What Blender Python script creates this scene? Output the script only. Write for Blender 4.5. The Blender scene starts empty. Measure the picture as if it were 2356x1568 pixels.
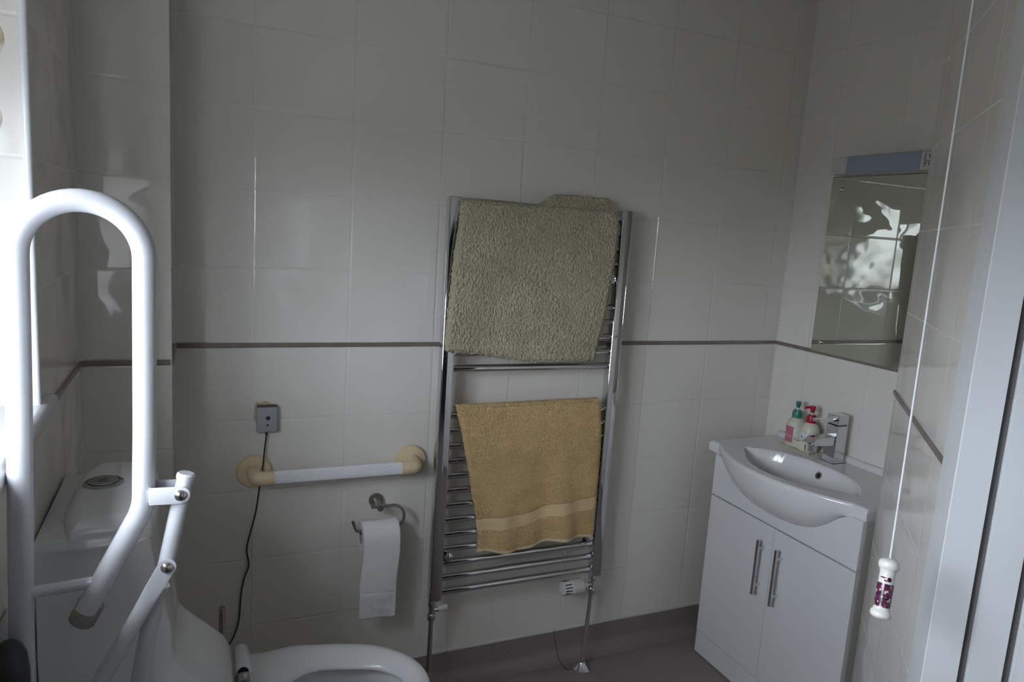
import bpy, bmesh, math, random
from mathutils import Vector, Matrix, noise
random.seed(7)
PI = math.pi
SC = bpy.context.scene
COL = SC.collection

# ---------------------------------------------------------------- camera
cam_data = bpy.data.cameras.new('camera')
cam = bpy.data.objects.new('camera', cam_data)
COL.objects.link(cam)
Rw = ((0.9134424891574154, -0.40178282887845607, 0.06475629251532457),
      (-0.0034904040214833003, -0.16684751877957857, -0.9859765324574744),
      (0.4069528671500814, 0.9004068324349408, -0.15380799726543717))
cx, cy, cz = Vector(Rw[0]), -Vector(Rw[1]), -Vector(Rw[2])
M = Matrix((cx, cy, cz)).transposed().to_4x4()
M.translation = Vector((-0.14539, -2.00188, 1.4578))
cam.matrix_world = M
cam_data.sensor_width = 36.0
cam_data.sensor_fit = 'HORIZONTAL'
cam_data.lens = 1646.54 / 2356 * 36.0
cam_data.clip_start = 0.02
SC.camera = cam

# ---------------------------------------------------------------- world, light, exposure
SKY = 33.0
world = bpy.data.worlds.new('overcast_sky')
SC.world = world
world.use_nodes = True
wn = world.node_tree
wn.nodes.clear()
w_out = wn.nodes.new('ShaderNodeOutputWorld')
w_bg = wn.nodes.new('ShaderNodeBackground')
w_tc = wn.nodes.new('ShaderNodeTexCoord')
w_sep = wn.nodes.new('ShaderNodeSeparateXYZ')
w_ramp = wn.nodes.new('ShaderNodeValToRGB')
w_map = wn.nodes.new('ShaderNodeMapRange')
w_map.inputs[1].default_value = -1
w_map.inputs[2].default_value = 1
wn.links.new(w_tc.outputs['Generated'], w_sep.inputs[0])
wn.links.new(w_sep.outputs[2], w_map.inputs[0])
wn.links.new(w_map.outputs[0], w_ramp.inputs[0])
wn.links.new(w_ramp.outputs[0], w_bg.inputs[0])
wn.links.new(w_bg.outputs[0], w_out.inputs[0])
cr = w_ramp.color_ramp
cr.elements[0].position = 0.0
cr.elements[0].color = (0.10, 0.097, 0.092, 1)
cr.elements[1].position = 1.0
cr.elements[1].color = (0.90, 0.925, 1.0, 1)
e = cr.elements.new(0.47); e.color = (0.14, 0.136, 0.13, 1)
e = cr.elements.new(0.54); e.color = (0.82, 0.855, 0.945, 1)
w_bg.inputs[1].default_value = SKY
# the window opening is a portal that guides the sky light
pd = bpy.data.lights.new('window_daylight', 'AREA')
pd.shape = 'RECTANGLE'; pd.size = 1.14; pd.size_y = 0.53
pd.cycles.is_portal = True
po = bpy.data.objects.new('window_daylight', pd)
COL.objects.link(po)
po.location = (-0.705, -1.30, 1.40)
po.rotation_euler = (0, -PI / 2, 0)
po.rotation_euler = Vector((1, 0, 0)).to_track_quat('-Z', 'Z').to_euler()

SC.view_settings.view_transform = 'Standard'
SC.view_settings.look = 'None'
SC.view_settings.gamma = 1.0
SC.view_settings.use_curve_mapping = False
SC.view_settings.exposure = 0.0

# ---------------------------------------------------------------- materials
def new_mat(name):
    m = bpy.data.materials.new(name)
    m.use_nodes = True
    return m, m.node_tree, m.node_tree.nodes['Principled BSDF']

def mat(name, color, rough=0.4, metal=0.0, spec=0.5, bump=None, coat=0.0, var=None, trans=0.0, sub=None):
    """bump = (scale, height, detail); var = (scale, colour2, amount)"""
    m, nt, b = new_mat(name)
    b.inputs['Base Color'].default_value = (*color, 1)
    b.inputs['Roughness'].default_value = rough
    b.inputs['Metallic'].default_value = metal
    b.inputs['Specular IOR Level'].default_value = spec
    if coat: b.inputs['Coat Weight'].default_value = coat
    if trans: b.inputs['Transmission Weight'].default_value = trans
    geo = nt.nodes.new('ShaderNodeTexCoord')
    if bump:
        tx = nt.nodes.new('ShaderNodeTexNoise')
        tx.inputs['Scale'].default_value = bump[0]
        tx.inputs['Detail'].default_value = bump[2] if len(bump) > 2 else 2
        nt.links.new(geo.outputs['Object'], tx.inputs['Vector'])
        bp = nt.nodes.new('ShaderNodeBump')
        bp.inputs['Strength'].default_value = 1.0
        bp.inputs['Distance'].default_value = bump[1]
        nt.links.new(tx.outputs[0], bp.inputs['Height'])
        nt.links.new(bp.outputs[0], b.inputs['Normal'])
    if var:
        tv = nt.nodes.new('ShaderNodeTexNoise')
        tv.inputs['Scale'].default_value = var[0]
        tv.inputs['Detail'].default_value = 4
        nt.links.new(geo.outputs['Object'], tv.inputs['Vector'])
        rp = nt.nodes.new('ShaderNodeValToRGB')
        rp.color_ramp.elements[0].position = 0.35
        rp.color_ramp.elements[1].position = 0.65
        rp.color_ramp.elements[0].color = (*color, 1)
        rp.color_ramp.elements[1].color = (*var[1], 1)
        nt.links.new(tv.outputs[0], rp.inputs[0])
        nt.links.new(rp.outputs[0], b.inputs['Base Color'])
    return m

Z_TRIM = 1.1074
TW, TH = 0.2527, 0.2016
TILE_COL = (0.745, 0.71, 0.655)
GROUT_COL = (0.74, 0.72, 0.67)

def math_node(nt, op, a=None, b=None, c=None):
    n = nt.nodes.new('ShaderNodeMath'); n.operation = op
    for i, v in enumerate((a, b, c)):
        if v is None: continue
        if isinstance(v, (int, float)): n.inputs[i].default_value = v
        else: nt.links.new(v, n.inputs[i])
    return n.outputs[0]

def tile_mat(name, axis, offset, wave=0.0016, floral=False, edge_h=0.0009, grout_rough=0.2):
    """ceramic wall tile; u = dot(position, axis) - offset runs along the wall, v is height"""
    m, nt, b = new_mat(name)
    L = nt.links
    geo = nt.nodes.new('ShaderNodeNewGeometry')
    dot = nt.nodes.new('ShaderNodeVectorMath'); dot.operation = 'DOT_PRODUCT'
    L.new(geo.outputs['Position'], dot.inputs[0]); dot.inputs[1].default_value = axis
    sep = nt.nodes.new('ShaderNodeSeparateXYZ'); L.new(geo.outputs['Position'], sep.inputs[0])
    u = math_node(nt, 'DIVIDE', math_node(nt, 'SUBTRACT', dot.outputs['Value'], offset), TW)
    zr = math_node(nt, 'SUBTRACT', sep.outputs[2], Z_TRIM)
    sg = math_node(nt, 'SIGN', zr)
    v = math_node(nt, 'DIVIDE', math_node(nt, 'SUBTRACT', zr, math_node(nt, 'MULTIPLY', sg, 0.0064)), TH)
    def edge(t, size):          # distance in metres to the nearest joint
        fr = math_node(nt, 'FRACT', t)
        d = math_node(nt, 'MINIMUM', fr, math_node(nt, 'SUBTRACT', 1.0, fr))
        return math_node(nt, 'MULTIPLY', d, size)
    d = math_node(nt, 'MINIMUM', edge(u, TW), edge(v, TH))
    joint = nt.nodes.new('ShaderNodeMapRange')           # 1 in the joint
    joint.interpolation_type = 'SMOOTHSTEP'
    L.new(d, joint.inputs[0]); joint.inputs[1].default_value = 0.0009; joint.inputs[2].default_value = 0.0018
    joint.inputs[3].default_value = 1.0; joint.inputs[4].default_value = 0.0
    pill = nt.nodes.new('ShaderNodeMapRange')            # cushion edge height
    pill.interpolation_type = 'SMOOTHSTEP'
    L.new(d, pill.inputs[0]); pill.inputs[1].default_value = 0.0004; pill.inputs[2].default_value = 0.005
    pill.inputs[3].default_value = 0.0; pill.inputs[4].default_value = edge_h
    # per tile offset of the ripple
    cu = math_node(nt, 'FLOOR', u); cv = math_node(nt, 'FLOOR', v)
    cvec = nt.nodes.new('ShaderNodeCombineXYZ')
    L.new(math_node(nt, 'MULTIPLY_ADD', u, TW, math_node(nt, 'MULTIPLY', cu, 3.7)), cvec.inputs[0])
    L.new(math_node(nt, 'MULTIPLY', v, TH * 1.5), cvec.inputs[1])
    L.new(math_node(nt, 'MULTIPLY', cv, 5.3), cvec.inputs[2])
    nz = nt.nodes.new('ShaderNodeTexNoise')
    nz.inputs['Scale'].default_value = 6.5; nz.inputs['Detail'].default_value = 0.6
    nz.inputs['Roughness'].default_value = 0.38
    L.new(cvec.outputs[0], nz.inputs['Vector'])
    h = math_node(nt, 'ADD', math_node(nt, 'MULTIPLY', nz.outputs[0], wave * 4), pill.outputs[0])
    bp = nt.nodes.new('ShaderNodeBump'); bp.inputs['Strength'].default_value = 1.0
    bp.inputs['Distance'].default_value = 1.0
    L.new(h, bp.inputs['Height']); L.new(bp.outputs[0], b.inputs['Normal'])
    mix = nt.nodes.new('ShaderNodeMix'); mix.data_type = 'RGBA'
    L.new(joint.outputs[0], mix.inputs[0])
    mix.inputs[6].default_value = (*TILE_COL, 1); mix.inputs[7].default_value = (*GROUT_COL, 1)
    colour = mix.outputs[2]
    if floral:                  # faded brown rose transfers on the reveal tiles
        acc = None
        for (x0, z0, rx, rz) in ((-0.4175, 1.683, 0.0225, 0.029), (-0.420, 1.571, 0.0185, 0.026), (-0.47, 1.62, 0.03, 0.05)):
            dx = math_node(nt, 'DIVIDE', math_node(nt, 'SUBTRACT', sep.outputs[0], x0), rx)
            dz = math_node(nt, 'DIVIDE', math_node(nt, 'SUBTRACT', sep.outputs[2], z0), rz)
            r2 = math_node(nt, 'ADD', math_node(nt, 'MULTIPLY', dx, dx), math_node(nt, 'MULTIPLY', dz, dz))
            k = math_node(nt, 'LESS_THAN', r2, 1.0)
            acc = k if acc is None else math_node(nt, 'MAXIMUM', acc, k)
        n2 = nt.nodes.new('ShaderNodeTexNoise'); n2.inputs['Scale'].default_value = 55
        n2.inputs['Detail'].default_value = 4
        L.new(geo.outputs['Position'], n2.inputs['Vector'])
        rp = nt.nodes.new('ShaderNodeValToRGB')
        rp.color_ramp.elements[0].position = 0.38; rp.color_ramp.elements[0].color = (0.42, 0.33, 0.22, 1)
        rp.color_ramp.elements[1].position = 0.60; rp.color_ramp.elements[1].color = (0.66, 0.62, 0.58, 1)
        L.new(n2.outputs[0], rp.inputs[0])
        m2 = nt.nodes.new('ShaderNodeMix'); m2.data_type = 'RGBA'
        L.new(acc, m2.inputs[0]); L.new(colour, m2.inputs[6]); L.new(rp.outputs[0], m2.inputs[7])
        colour = m2.outputs[2]
    L.new(colour, b.inputs['Base Color'])
    rr = nt.nodes.new('ShaderNodeMapRange'); L.new(joint.outputs[0], rr.inputs[0])
    rr.inputs[3].default_value = 0.03; rr.inputs[4].default_value = grout_rough
    L.new(rr.outputs[0], b.inputs['Roughness'])
    b.inputs['Specular IOR Level'].default_value = 0.5
    return m

def vinyl_mat():
    m, nt, b = new_mat('speckled_vinyl')
    L = nt.links
    geo = nt.nodes.new('ShaderNodeNewGeometry')
    base = nt.nodes.new('ShaderNodeTexNoise'); base.inputs['Scale'].default_value = 5
    L.new(geo.outputs['Position'], base.inputs['Vector'])
    r0 = nt.nodes.new('ShaderNodeValToRGB')
    r0.color_ramp.elements[0].color = (0.225, 0.185, 0.180, 1); r0.color_ramp.elements[1].color = (0.265, 0.22, 0.215, 1)
    L.new(base.outputs[0], r0.inputs[0])
    col = r0.outputs[0]
    for sc, thr, c in ((190, 0.13, (0.05, 0.035, 0.03)), (260, 0.12, (0.34, 0.30, 0.28)), (120, 0.10, (0.08, 0.06, 0.055))):
        vo = nt.nodes.new('ShaderNodeTexVoronoi'); vo.inputs['Scale'].default_value = sc
        L.new(geo.outputs['Position'], vo.inputs['Vector'])
        k = math_node(nt, 'LESS_THAN', vo.outputs['Distance'], thr + 0.06)
        wn_ = nt.nodes.new('ShaderNodeSeparateColor'); L.new(vo.outputs['Color'], wn_.inputs[0])
        k = math_node(nt, 'MULTIPLY', k, math_node(nt, 'GREATER_THAN', wn_.outputs[0], 0.72))
        mx = nt.nodes.new('ShaderNodeMix'); mx.data_type = 'RGBA'
        L.new(k, mx.inputs[0]); L.new(col, mx.inputs[6]); mx.inputs[7].default_value = (*c, 1)
        col = mx.outputs[2]
    L.new(col, b.inputs['Base Color'])
    b.inputs['Roughness'].default_value = 0.42
    return m

def terry_mat(name, c1, c2, scale, height, stretch=(1, 1, 1)):
    m, nt, b = new_mat(name)
    L = nt.links
    tc = nt.nodes.new('ShaderNodeTexCoord')
    mp = nt.nodes.new('ShaderNodeMapping'); mp.inputs['Scale'].default_value = stretch
    L.new(tc.outputs['Object'], mp.inputs[0])
    vo = nt.nodes.new('ShaderNodeTexVoronoi'); vo.inputs['Scale'].default_value = scale
    L.new(mp.outputs[0], vo.inputs['Vector'])
    nz = nt.nodes.new('ShaderNodeTexNoise'); nz.inputs['Scale'].default_value = scale * 0.6
    nz.inputs['Detail'].default_value = 3
    L.new(mp.outputs[0], nz.inputs['Vector'])
    hsum = math_node(nt, 'ADD', math_node(nt, 'MULTIPLY', vo.outputs['Distance'], -0.6), nz.outputs[0])
    bp = nt.nodes.new('ShaderNodeBump'); bp.inputs['Strength'].default_value = 0.9
    bp.inputs['Distance'].default_value = height
    L.new(hsum, bp.inputs['Height']); L.new(bp.outputs[0], b.inputs['Normal'])
    big = nt.nodes.new('ShaderNodeTexNoise'); big.inputs['Scale'].default_value = 14; big.inputs['Detail'].default_value = 5
    L.new(tc.outputs['Object'], big.inputs['Vector'])
    rp = nt.nodes.new('ShaderNodeValToRGB')
    rp.color_ramp.elements[0].position = 0.3; rp.color_ramp.elements[1].position = 0.7
    rp.color_ramp.elements[0].color = (*c1, 1); rp.color_ramp.elements[1].color = (*c2, 1)
    L.new(big.outputs[0], rp.inputs[0]); L.new(rp.outputs[0], b.inputs['Base Color'])
    b.inputs['Roughness'].default_value = 0.95
    b.inputs['Specular IOR Level'].default_value = 0.1
    b.inputs['Sheen Weight'].default_value = 0.3
    return m

def lattice_mat():
    """magenta diamonds with pale lines, on a curved label (object space angle and height)"""
    m, nt, b = new_mat('magenta_lattice_label')
    L = nt.links
    tc = nt.nodes.new('ShaderNodeTexCoord'); sp = nt.nodes.new('ShaderNodeSeparateXYZ')
    L.new(tc.outputs['UV'], sp.inputs[0])
    def line(sgn):
        t = math_node(nt, 'ADD', math_node(nt, 'MULTIPLY', sp.outputs[0], 4.0), math_node(nt, 'MULTIPLY', sp.outputs[1], 7.0 * sgn))
        fr = math_node(nt, 'FRACT', t)
        return math_node(nt, 'LESS_THAN', fr, 0.15)
    k = math_node(nt, 'MAXIMUM', line(1), line(-1))
    mx = nt.nodes.new('ShaderNodeMix'); mx.data_type = 'RGBA'
    L.new(k, mx.inputs[0]); mx.inputs[6].default_value = (0.36, 0.006, 0.085, 1); mx.inputs[7].default_value = (0.80, 0.66, 0.66, 1)
    L.new(mx.outputs[2], b.inputs['Base Color']); b.inputs['Roughness'].default_value = 0.35
    return m

def speckle_mat(name, base, spots, scale, thr, rough=0.3):
    m, nt, b = new_mat(name)
    L = nt.links
    tc = nt.nodes.new('ShaderNodeTexCoord')
    col = None
    for i, (c, off) in enumerate(spots):
        mp = nt.nodes.new('ShaderNodeMapping'); mp.inputs['Location'].default_value = (off, off * 2, off * 3)
        L.new(tc.outputs['Object'], mp.inputs[0])
        nz = nt.nodes.new('ShaderNodeTexNoise'); nz.inputs['Scale'].default_value = scale; nz.inputs['Detail'].default_value = 1
        L.new(mp.outputs[0], nz.inputs['Vector'])
        k = math_node(nt, 'GREATER_THAN', nz.outputs[0], thr)
        mx = nt.nodes.new('ShaderNodeMix'); mx.data_type = 'RGBA'
        L.new(k, mx.inputs[0])
        if col is None: mx.inputs[6].default_value = (*base, 1)
        else: L.new(col, mx.inputs[6])
        mx.inputs[7].default_value = (*c, 1)
        col = mx.outputs[2]
    L.new(col, b.inputs['Base Color']); b.inputs['Roughness'].default_value = rough
    return m

D2 = math.sqrt(0.5)
M_TILE_X = tile_mat('wall_tile_along_x', (1, 0, 0), 0.0)
M_TILE_BOX = tile_mat('boxing_tile', (1, 0, 0), -0.372)
M_TILE_Y = tile_mat('wall_tile_along_y', (0, 1, 0), -0.22, edge_h=0.0002)
M_TILE_YR = tile_mat('wall_tile_mirror_wall', (0, 1, 0), -0.15)
M_TILE_D = tile_mat('wall_tile_diagonal', (D2, D2, 0), -0.03, wave=0.0006, edge_h=0.0003, grout_rough=0.5)
M_TILE_REV = tile_mat('reveal_tile', (1, 0, 0), -0.372, floral=True)
M_VINYL = vinyl_mat()
M_CEIL = mat('ceiling_paint', (0.62, 0.61, 0.58), 0.8)
M_DARKWALL = mat('dark_unseen_paint', (0.16, 0.15, 0.14), 0.8)  # dark paint for unseen walls, chosen to cut bounce light
M_BLOCKER = mat('light_blocker_fabric', (0.45, 0.45, 0.44), 0.9)
M_TRIM = mat('bronze_trim', (0.23, 0.19, 0.165), 0.28, 0.35, var=(30, (0.27, 0.225, 0.20), 1))
M_PVC = mat('white_pvc', (0.74, 0.75, 0.77), 0.25)
M_GLOSSPAINT = mat('white_gloss_paint', (0.72, 0.73, 0.74), 0.25, bump=(60, 0.0006, 3))
M_GROOVEDARK = mat('dark_groove_strip', (0.16, 0.15, 0.15), 0.5)
M_SEAL = mat('white_sealant', (0.62, 0.60, 0.57), 0.5)
M_RAILW = mat('white_powder_coat', (0.53, 0.53, 0.56), 0.22, coat=0.3)
M_CERAM = mat('white_ceramic', (0.74, 0.74, 0.745), 0.10, coat=0.3)
M_SEAT = mat('white_seat_plastic', (0.76, 0.76, 0.78), 0.16)
M_STEEL = mat('brushed_steel', (0.42, 0.39, 0.36), 0.30, 1.0)
M_BOLT = mat('polished_steel', (0.62, 0.60, 0.58), 0.22, 1.0)
M_CHROME = mat('chrome', (0.72, 0.73, 0.75), 0.06, 1.0)
M_BUTTON = mat('satin_chrome', (0.42, 0.43, 0.44), 0.22, 1.0)
M_RUBBER = mat('dark_olive_rubber', (0.26, 0.25, 0.21), 0.6)
M_BLACK = mat('black_plastic', (0.018, 0.018, 0.018), 0.45)
M_CREAM = mat('aged_cream_plastic', (0.74, 0.60, 0.40), 0.30, var=(12, (0.70, 0.55, 0.35), 1))
M_FLUTE = mat('white_fluted_plastic', (0.78, 0.79, 0.80), 0.3)
M_BOXGREY = mat('grey_box_plastic', (0.34, 0.35, 0.37), 0.4)
M_BOXTOP = mat('dark_grey_plastic', (0.06, 0.06, 0.065), 0.4)
M_GLUE = mat('yellowed_adhesive', (0.50, 0.40, 0.22), 0.7, var=(60, (0.60, 0.52, 0.34), 1))
M_CABLE = mat('black_cable', (0.03, 0.03, 0.03), 0.45)
M_PAPER = mat('toilet_paper', (0.78, 0.77, 0.77), 0.95, spec=0.1, bump=(160, 0.0012, 3))
M_CARD = mat('cardboard_core', (0.36, 0.31, 0.26), 0.9)
M_MAT = terry_mat('sage_pile', (0.43, 0.395, 0.27), (0.52, 0.475, 0.335), 210, 0.011, (1, 1, 0.7))
M_TOWEL = terry_mat('beige_terry', (0.70, 0.465, 0.205), (0.80, 0.545, 0.26), 300, 0.009)
M_BAND = mat('woven_band', (0.68, 0.50, 0.29), 0.7, spec=0.15, bump=(220, 0.0006, 2))
M_HEM = mat('beige_hem', (0.64, 0.50, 0.32), 0.9, spec=0.1, bump=(400, 0.001, 2))
M_CABINET = mat('white_gloss_board', (0.74, 0.74, 0.755), 0.14)
M_CABSHADE = mat('shaded_cabinet_side', (0.52, 0.51, 0.47), 0.3)  # white board darkened: shade of the narrow wall gap put into the colour
M_DIFFUSER = mat('blue_grey_diffuser', (0.32, 0.37, 0.47), 0.35)
M_LIGHTBODY = mat('pale_plastic_body', (0.60, 0.59, 0.56), 0.35)
M_MIRROR = mat('mirror_glass', (0.64, 0.66, 0.59), 0.0, 1.0)
M_MEDGE = mat('mirror_edge', (0.10, 0.11, 0.10), 0.3)
M_TEAL = mat('teal_plastic', (0.035, 0.215, 0.175), 0.35)
M_RED = mat('red_plastic', (0.40, 0.004, 0.035), 0.35)
M_CREAMBOT = mat('cream_bottle', (0.66, 0.63, 0.52), 0.32)
M_LATTICE = lattice_mat()
M_FLORAL = speckle_mat('floral_label', (0.72, 0.74, 0.74), [((0.03, 0.16, 0.16), 0.0), ((0.55, 0.10, 0.20), 3.1), ((0.03, 0.05, 0.06), 6.7)], 150, 0.675)
M_LABELW = mat('white_label', (0.72, 0.70, 0.66), 0.35)
M_WIRE = mat('cream_wire', (0.62, 0.57, 0.42), 0.4)
M_PULL = mat('white_glazed_china', (0.78, 0.75, 0.70), 0.14)
M_PURPLE = speckle_mat('purple_rose_transfer', (0.10, 0.025, 0.065), [((0.20, 0.10, 0.10), 0.0), ((0.05, 0.015, 0.04), 2.0), ((0.60, 0.55, 0.47), 5.0)], 150, 0.60, 0.15)
M_CORD = mat('white_cord', (0.72, 0.72, 0.72), 0.7)
M_TRV = mat('white_valve_plastic', (0.66, 0.65, 0.62), 0.4)
M_FRAMEW = mat('window_frame_pvc', (0.70, 0.71, 0.73), 0.3)

def glass_mat():
    m = bpy.data.materials.new('window_glass'); m.use_nodes = True
    nt = m.node_tree; nt.nodes.clear()
    o = nt.nodes.new('ShaderNodeOutputMaterial'); mx = nt.nodes.new('ShaderNodeMixShader')
    t = nt.nodes.new('ShaderNodeBsdfTransparent'); g = nt.nodes.new('ShaderNodeBsdfGlossy')
    t.inputs[0].default_value = (0.93, 0.96, 0.97, 1); g.inputs['Roughness'].default_value = 0.02
    mx.inputs[0].default_value = 0.06
    nt.links.new(t.outputs[0], mx.inputs[1]); nt.links.new(g.outputs[0], mx.inputs[2]); nt.links.new(mx.outputs[0], o.inputs[0])
    return m
M_GLASS = glass_mat()

# ---------------------------------------------------------------- mesh helpers (all take world coordinates)
def V(*a): return Vector(a)

def add_box(bm, lo, hi, bevel=0.0, seg=2, mi=0, rot=None, about=None):
    lo, hi = Vector(lo), Vector(hi)
    vs = [bm.verts.new((x, y, z)) for x in (lo.x, hi.x) for y in (lo.y, hi.y) for z in (lo.z, hi.z)]
    idx = [(0, 1, 3, 2), (4, 6, 7, 5), (0, 4, 5, 1), (2, 3, 7, 6), (0, 2, 6, 4), (1, 5, 7, 3)]
    fs = [bm.faces.new([vs[i] for i in f]) for f in idx]
    for f in fs: f.material_index = mi
    if bevel > 0:
        es = set(e for f in fs for e in f.edges)
        r = bmesh.ops.bevel(bm, geom=list(es), offset=bevel, segments=seg, profile=0.5, affect='EDGES')
        for f in r['faces']: f.material_index = mi
        vs = list(set(v for f in r['faces'] for v in f.verts) | set(v for v in vs if v.is_valid))
    if rot is not None:
        bmesh.ops.rotate(bm, verts=[v for v in vs if v.is_valid], cent=about, matrix=rot)

def prism(bm, poly, d0, d1, to_world, bevel=0.0, mi=0):
    """extrude a 2-D polygon; to_world(a, b, depth) -> Vector"""
    A = [bm.verts.new(to_world(a, b, d0)) for a, b in poly]
    B = [bm.verts.new(to_world(a, b, d1)) for a, b in poly]
    n = len(poly)
    fs = [bm.faces.new(A[::-1]), bm.faces.new(B)]
    for i in range(n):
        fs.append(bm.faces.new((A[i], A[(i + 1) % n], B[(i + 1) % n], B[i])))
    for f in fs: f.material_index = mi
    if bevel:
        es = set(e for f in fs[:2] for e in f.edges)
        bmesh.ops.bevel(bm, geom=list(es), offset=bevel, segments=2, profile=0.5, affect='EDGES')

def frames(path):
    n = len(path); T = []
    for i in range(n):
        a = path[max(0, i - 1)]; b = path[min(n - 1, i + 1)]
        T.append((b - a).normalized())
    up = Vector((0, 0, 1)) if abs(T[0].z) < 0.9 else Vector((1, 0, 0))
    N = [(up - T[0] * up.dot(T[0])).normalized()]
    for i in range(1, n):
        v = N[-1] - T[i] * N[-1].dot(T[i])
        N.append(v.normalized())
    return T, N

def tube(bm, path, r, seg=16, caps=True, radii=None, mi=0, cap_round=False):
    path = [Vector(p) for p in path]
    T, N = frames(path)
    rings = []
    for i, p in enumerate(path):
        B = T[i].cross(N[i]); rr = radii[i] if radii else r
        rings.append([bm.verts.new(p + (N[i] * math.cos(a) + B * math.sin(a)) * rr) for a in (2 * PI * k / seg for k in range(seg))])
    fs = []
    for i in range(len(path) - 1):
        for k in range(seg):
            fs.append(bm.faces.new((rings[i][k], rings[i][(k + 1) % seg], rings[i + 1][(k + 1) % seg], rings[i + 1][k])))
    if caps:
        fs.append(bm.faces.new(rings[0][::-1])); fs.append(bm.faces.new(rings[-1]))
    for f in fs: f.material_index = mi

def lathe(bm, base, axis, prof, seg=32, mi=0):
    """prof = [(r, h)...] along axis from base"""
    base = Vector(base); ax = Vector(axis).normalized()
    up = Vector((0, 0, 1)) if abs(ax.z) < 0.9 else Vector((1, 0, 0))
    n = (up - ax * up.dot(ax)).normalized(); b = ax.cross(n)
    rings = []
    for r, h in prof:
        if r < 1e-6: rings.append([bm.verts.new(base + ax * h)])
        else: rings.append([bm.verts.new(base + ax * h + (n * math.cos(a) + b * math.sin(a)) * r) for a in (2 * PI * k / seg for k in range(seg))])
    for i in range(len(rings) - 1):
        A, B = rings[i], rings[i + 1]
        for k in range(seg):
            k2 = (k + 1) % seg
            if len(A) == 1 and len(B) == 1: continue
            if len(A) == 1: f = bm.faces.new((A[0], B[k2], B[k]))
            elif len(B) == 1: f = bm.faces.new((A[k], A[k2], B[0]))
            else: f = bm.faces.new((A[k], A[k2], B[k2], B[k]))
            f.material_index = mi
    if len(rings[0]) > 1: bm.faces.new(rings[0][::-1]).material_index = mi
    if len(rings[-1]) > 1: bm.faces.new(rings[-1]).material_index = mi

def loft(bm, rings, cap0=True, cap1=True, closed=True, mi=0):
    R = [[bm.verts.new(p) for p in r] for r in rings]
    n = len(R[0])
    for i in range(len(R) - 1):
        for k in range(n if closed else n - 1):
            k2 = (k + 1) % n
            bm.faces.new((R[i][k], R[i][k2], R[i + 1][k2], R[i + 1][k])).material_index = mi
    if cap0: bm.faces.new(R[0][::-1]).material_index = mi
    if cap1: bm.faces.new(R[-1]).material_index = mi

def grid(bm, P, mi=0):
    """P[i][j] world points -> quad sheet; returns vert grid"""
    G = [[bm.verts.new(p) for p in row] for row in P]
    for i in range(len(G) - 1):
        for j in range(len(G[0]) - 1):
            bm.faces.new((G[i][j], G[i][j + 1], G[i + 1][j + 1], G[i + 1][j])).material_index = mi
    return G

def smooth_path(pts, n=8):
    pts = [Vector(p) for p in pts]; out = []
    P = [pts[0] * 2 - pts[1]] + pts + [pts[-1] * 2 - pts[-2]]
    for i in range(1, len(P) - 2):
        for k in range(n):
            t = k / n
            a, b, c, d = P[i - 1], P[i], P[i + 1], P[i + 2]
            out.append(0.5 * ((2 * b) + (c - a) * t + (2 * a - 5 * b + 4 * c - d) * t * t + (3 * b - a - 3 * c + d) * t ** 3))
    out.append(pts[-1])
    return out

def round_corners(pts, r, n=8):
    """polyline with circularly rounded corners"""
    pts = [Vector(p) for p in pts]; out = [pts[0]]
    for i in range(1, len(pts) - 1):
        a, b, c = pts[i - 1], pts[i], pts[i + 1]
        d1 = (a - b).normalized(); d2 = (c - b).normalized()
        ang = d1.angle(d2)
        t = min(r / math.tan(ang / 2), (a - b).length * 0.49, (c - b).length * 0.49)
        p1 = b + d1 * t; p2 = b + d2 * t
        for k in range(n + 1):
            s = k / n
            out.append(p1 * (1 - s) ** 2 + b * 2 * s * (1 - s) + p2 * s * s)
    out.append(pts[-1])
    return out

def obj(name, bm, mats, parent=None, smooth=35, recalc=True):
    """link the bmesh as ONE mesh object; vertices are world coordinates"""
    if recalc: bmesh.ops.recalc_face_normals(bm, faces=bm.faces[:])
    root = parent
    while root is not None and root.parent is not None: root = root.parent
    if root is not None: bmesh.ops.translate(bm, verts=bm.verts[:], vec=-root.location)
    me = bpy.data.meshes.new(name)
    bm.to_mesh(me); bm.free()
    for m in (mats if isinstance(mats, (list, tuple)) else [mats]): me.materials.append(m)
    if smooth:
        me.polygons.foreach_set('use_smooth', [True] * len(me.polygons))
        me.set_sharp_from_angle(angle=math.radians(smooth))
    o = bpy.data.objects.new(name, me)
    COL.objects.link(o)
    if parent is not None: o.parent = parent
    return o

def thing(name, label, cat, loc, group=None):
    o = bpy.data.objects.new(name, None)
    o.empty_display_size = 0.05
    COL.objects.link(o)
    o.location = loc; o['label'] = label; o['category'] = cat
    if group: o['group'] = group
    return o

def tag(o, label, cat, group=None):
    o['label'] = label; o['category'] = cat
    if group: o['group'] = group
    return o

def struct(name, bm, mats, parent=None, smooth=35):
    o = obj(name, bm, mats, parent, smooth)
    if parent is None: o['kind'] = 'structure'
    return o

def origin_to(o, p):
    """move a single mesh thing's origin without moving its geometry"""
    p = Vector(p)
    o.data.transform(Matrix.Translation(-p)); o.location = p
    return o

B = bmesh.new
XL, XR = -0.372, 1.8355          # left (window) wall and mirror wall
YBOX = -0.22                      # front of the pipe boxing
N0 = 1.603                        # diagonal wall plane, distance along (1,-1)/sqrt2
CEIL = 2.36
def SN(s, n, z): return Vector(((s + n) * D2, (s - n) * D2, z))

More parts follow.
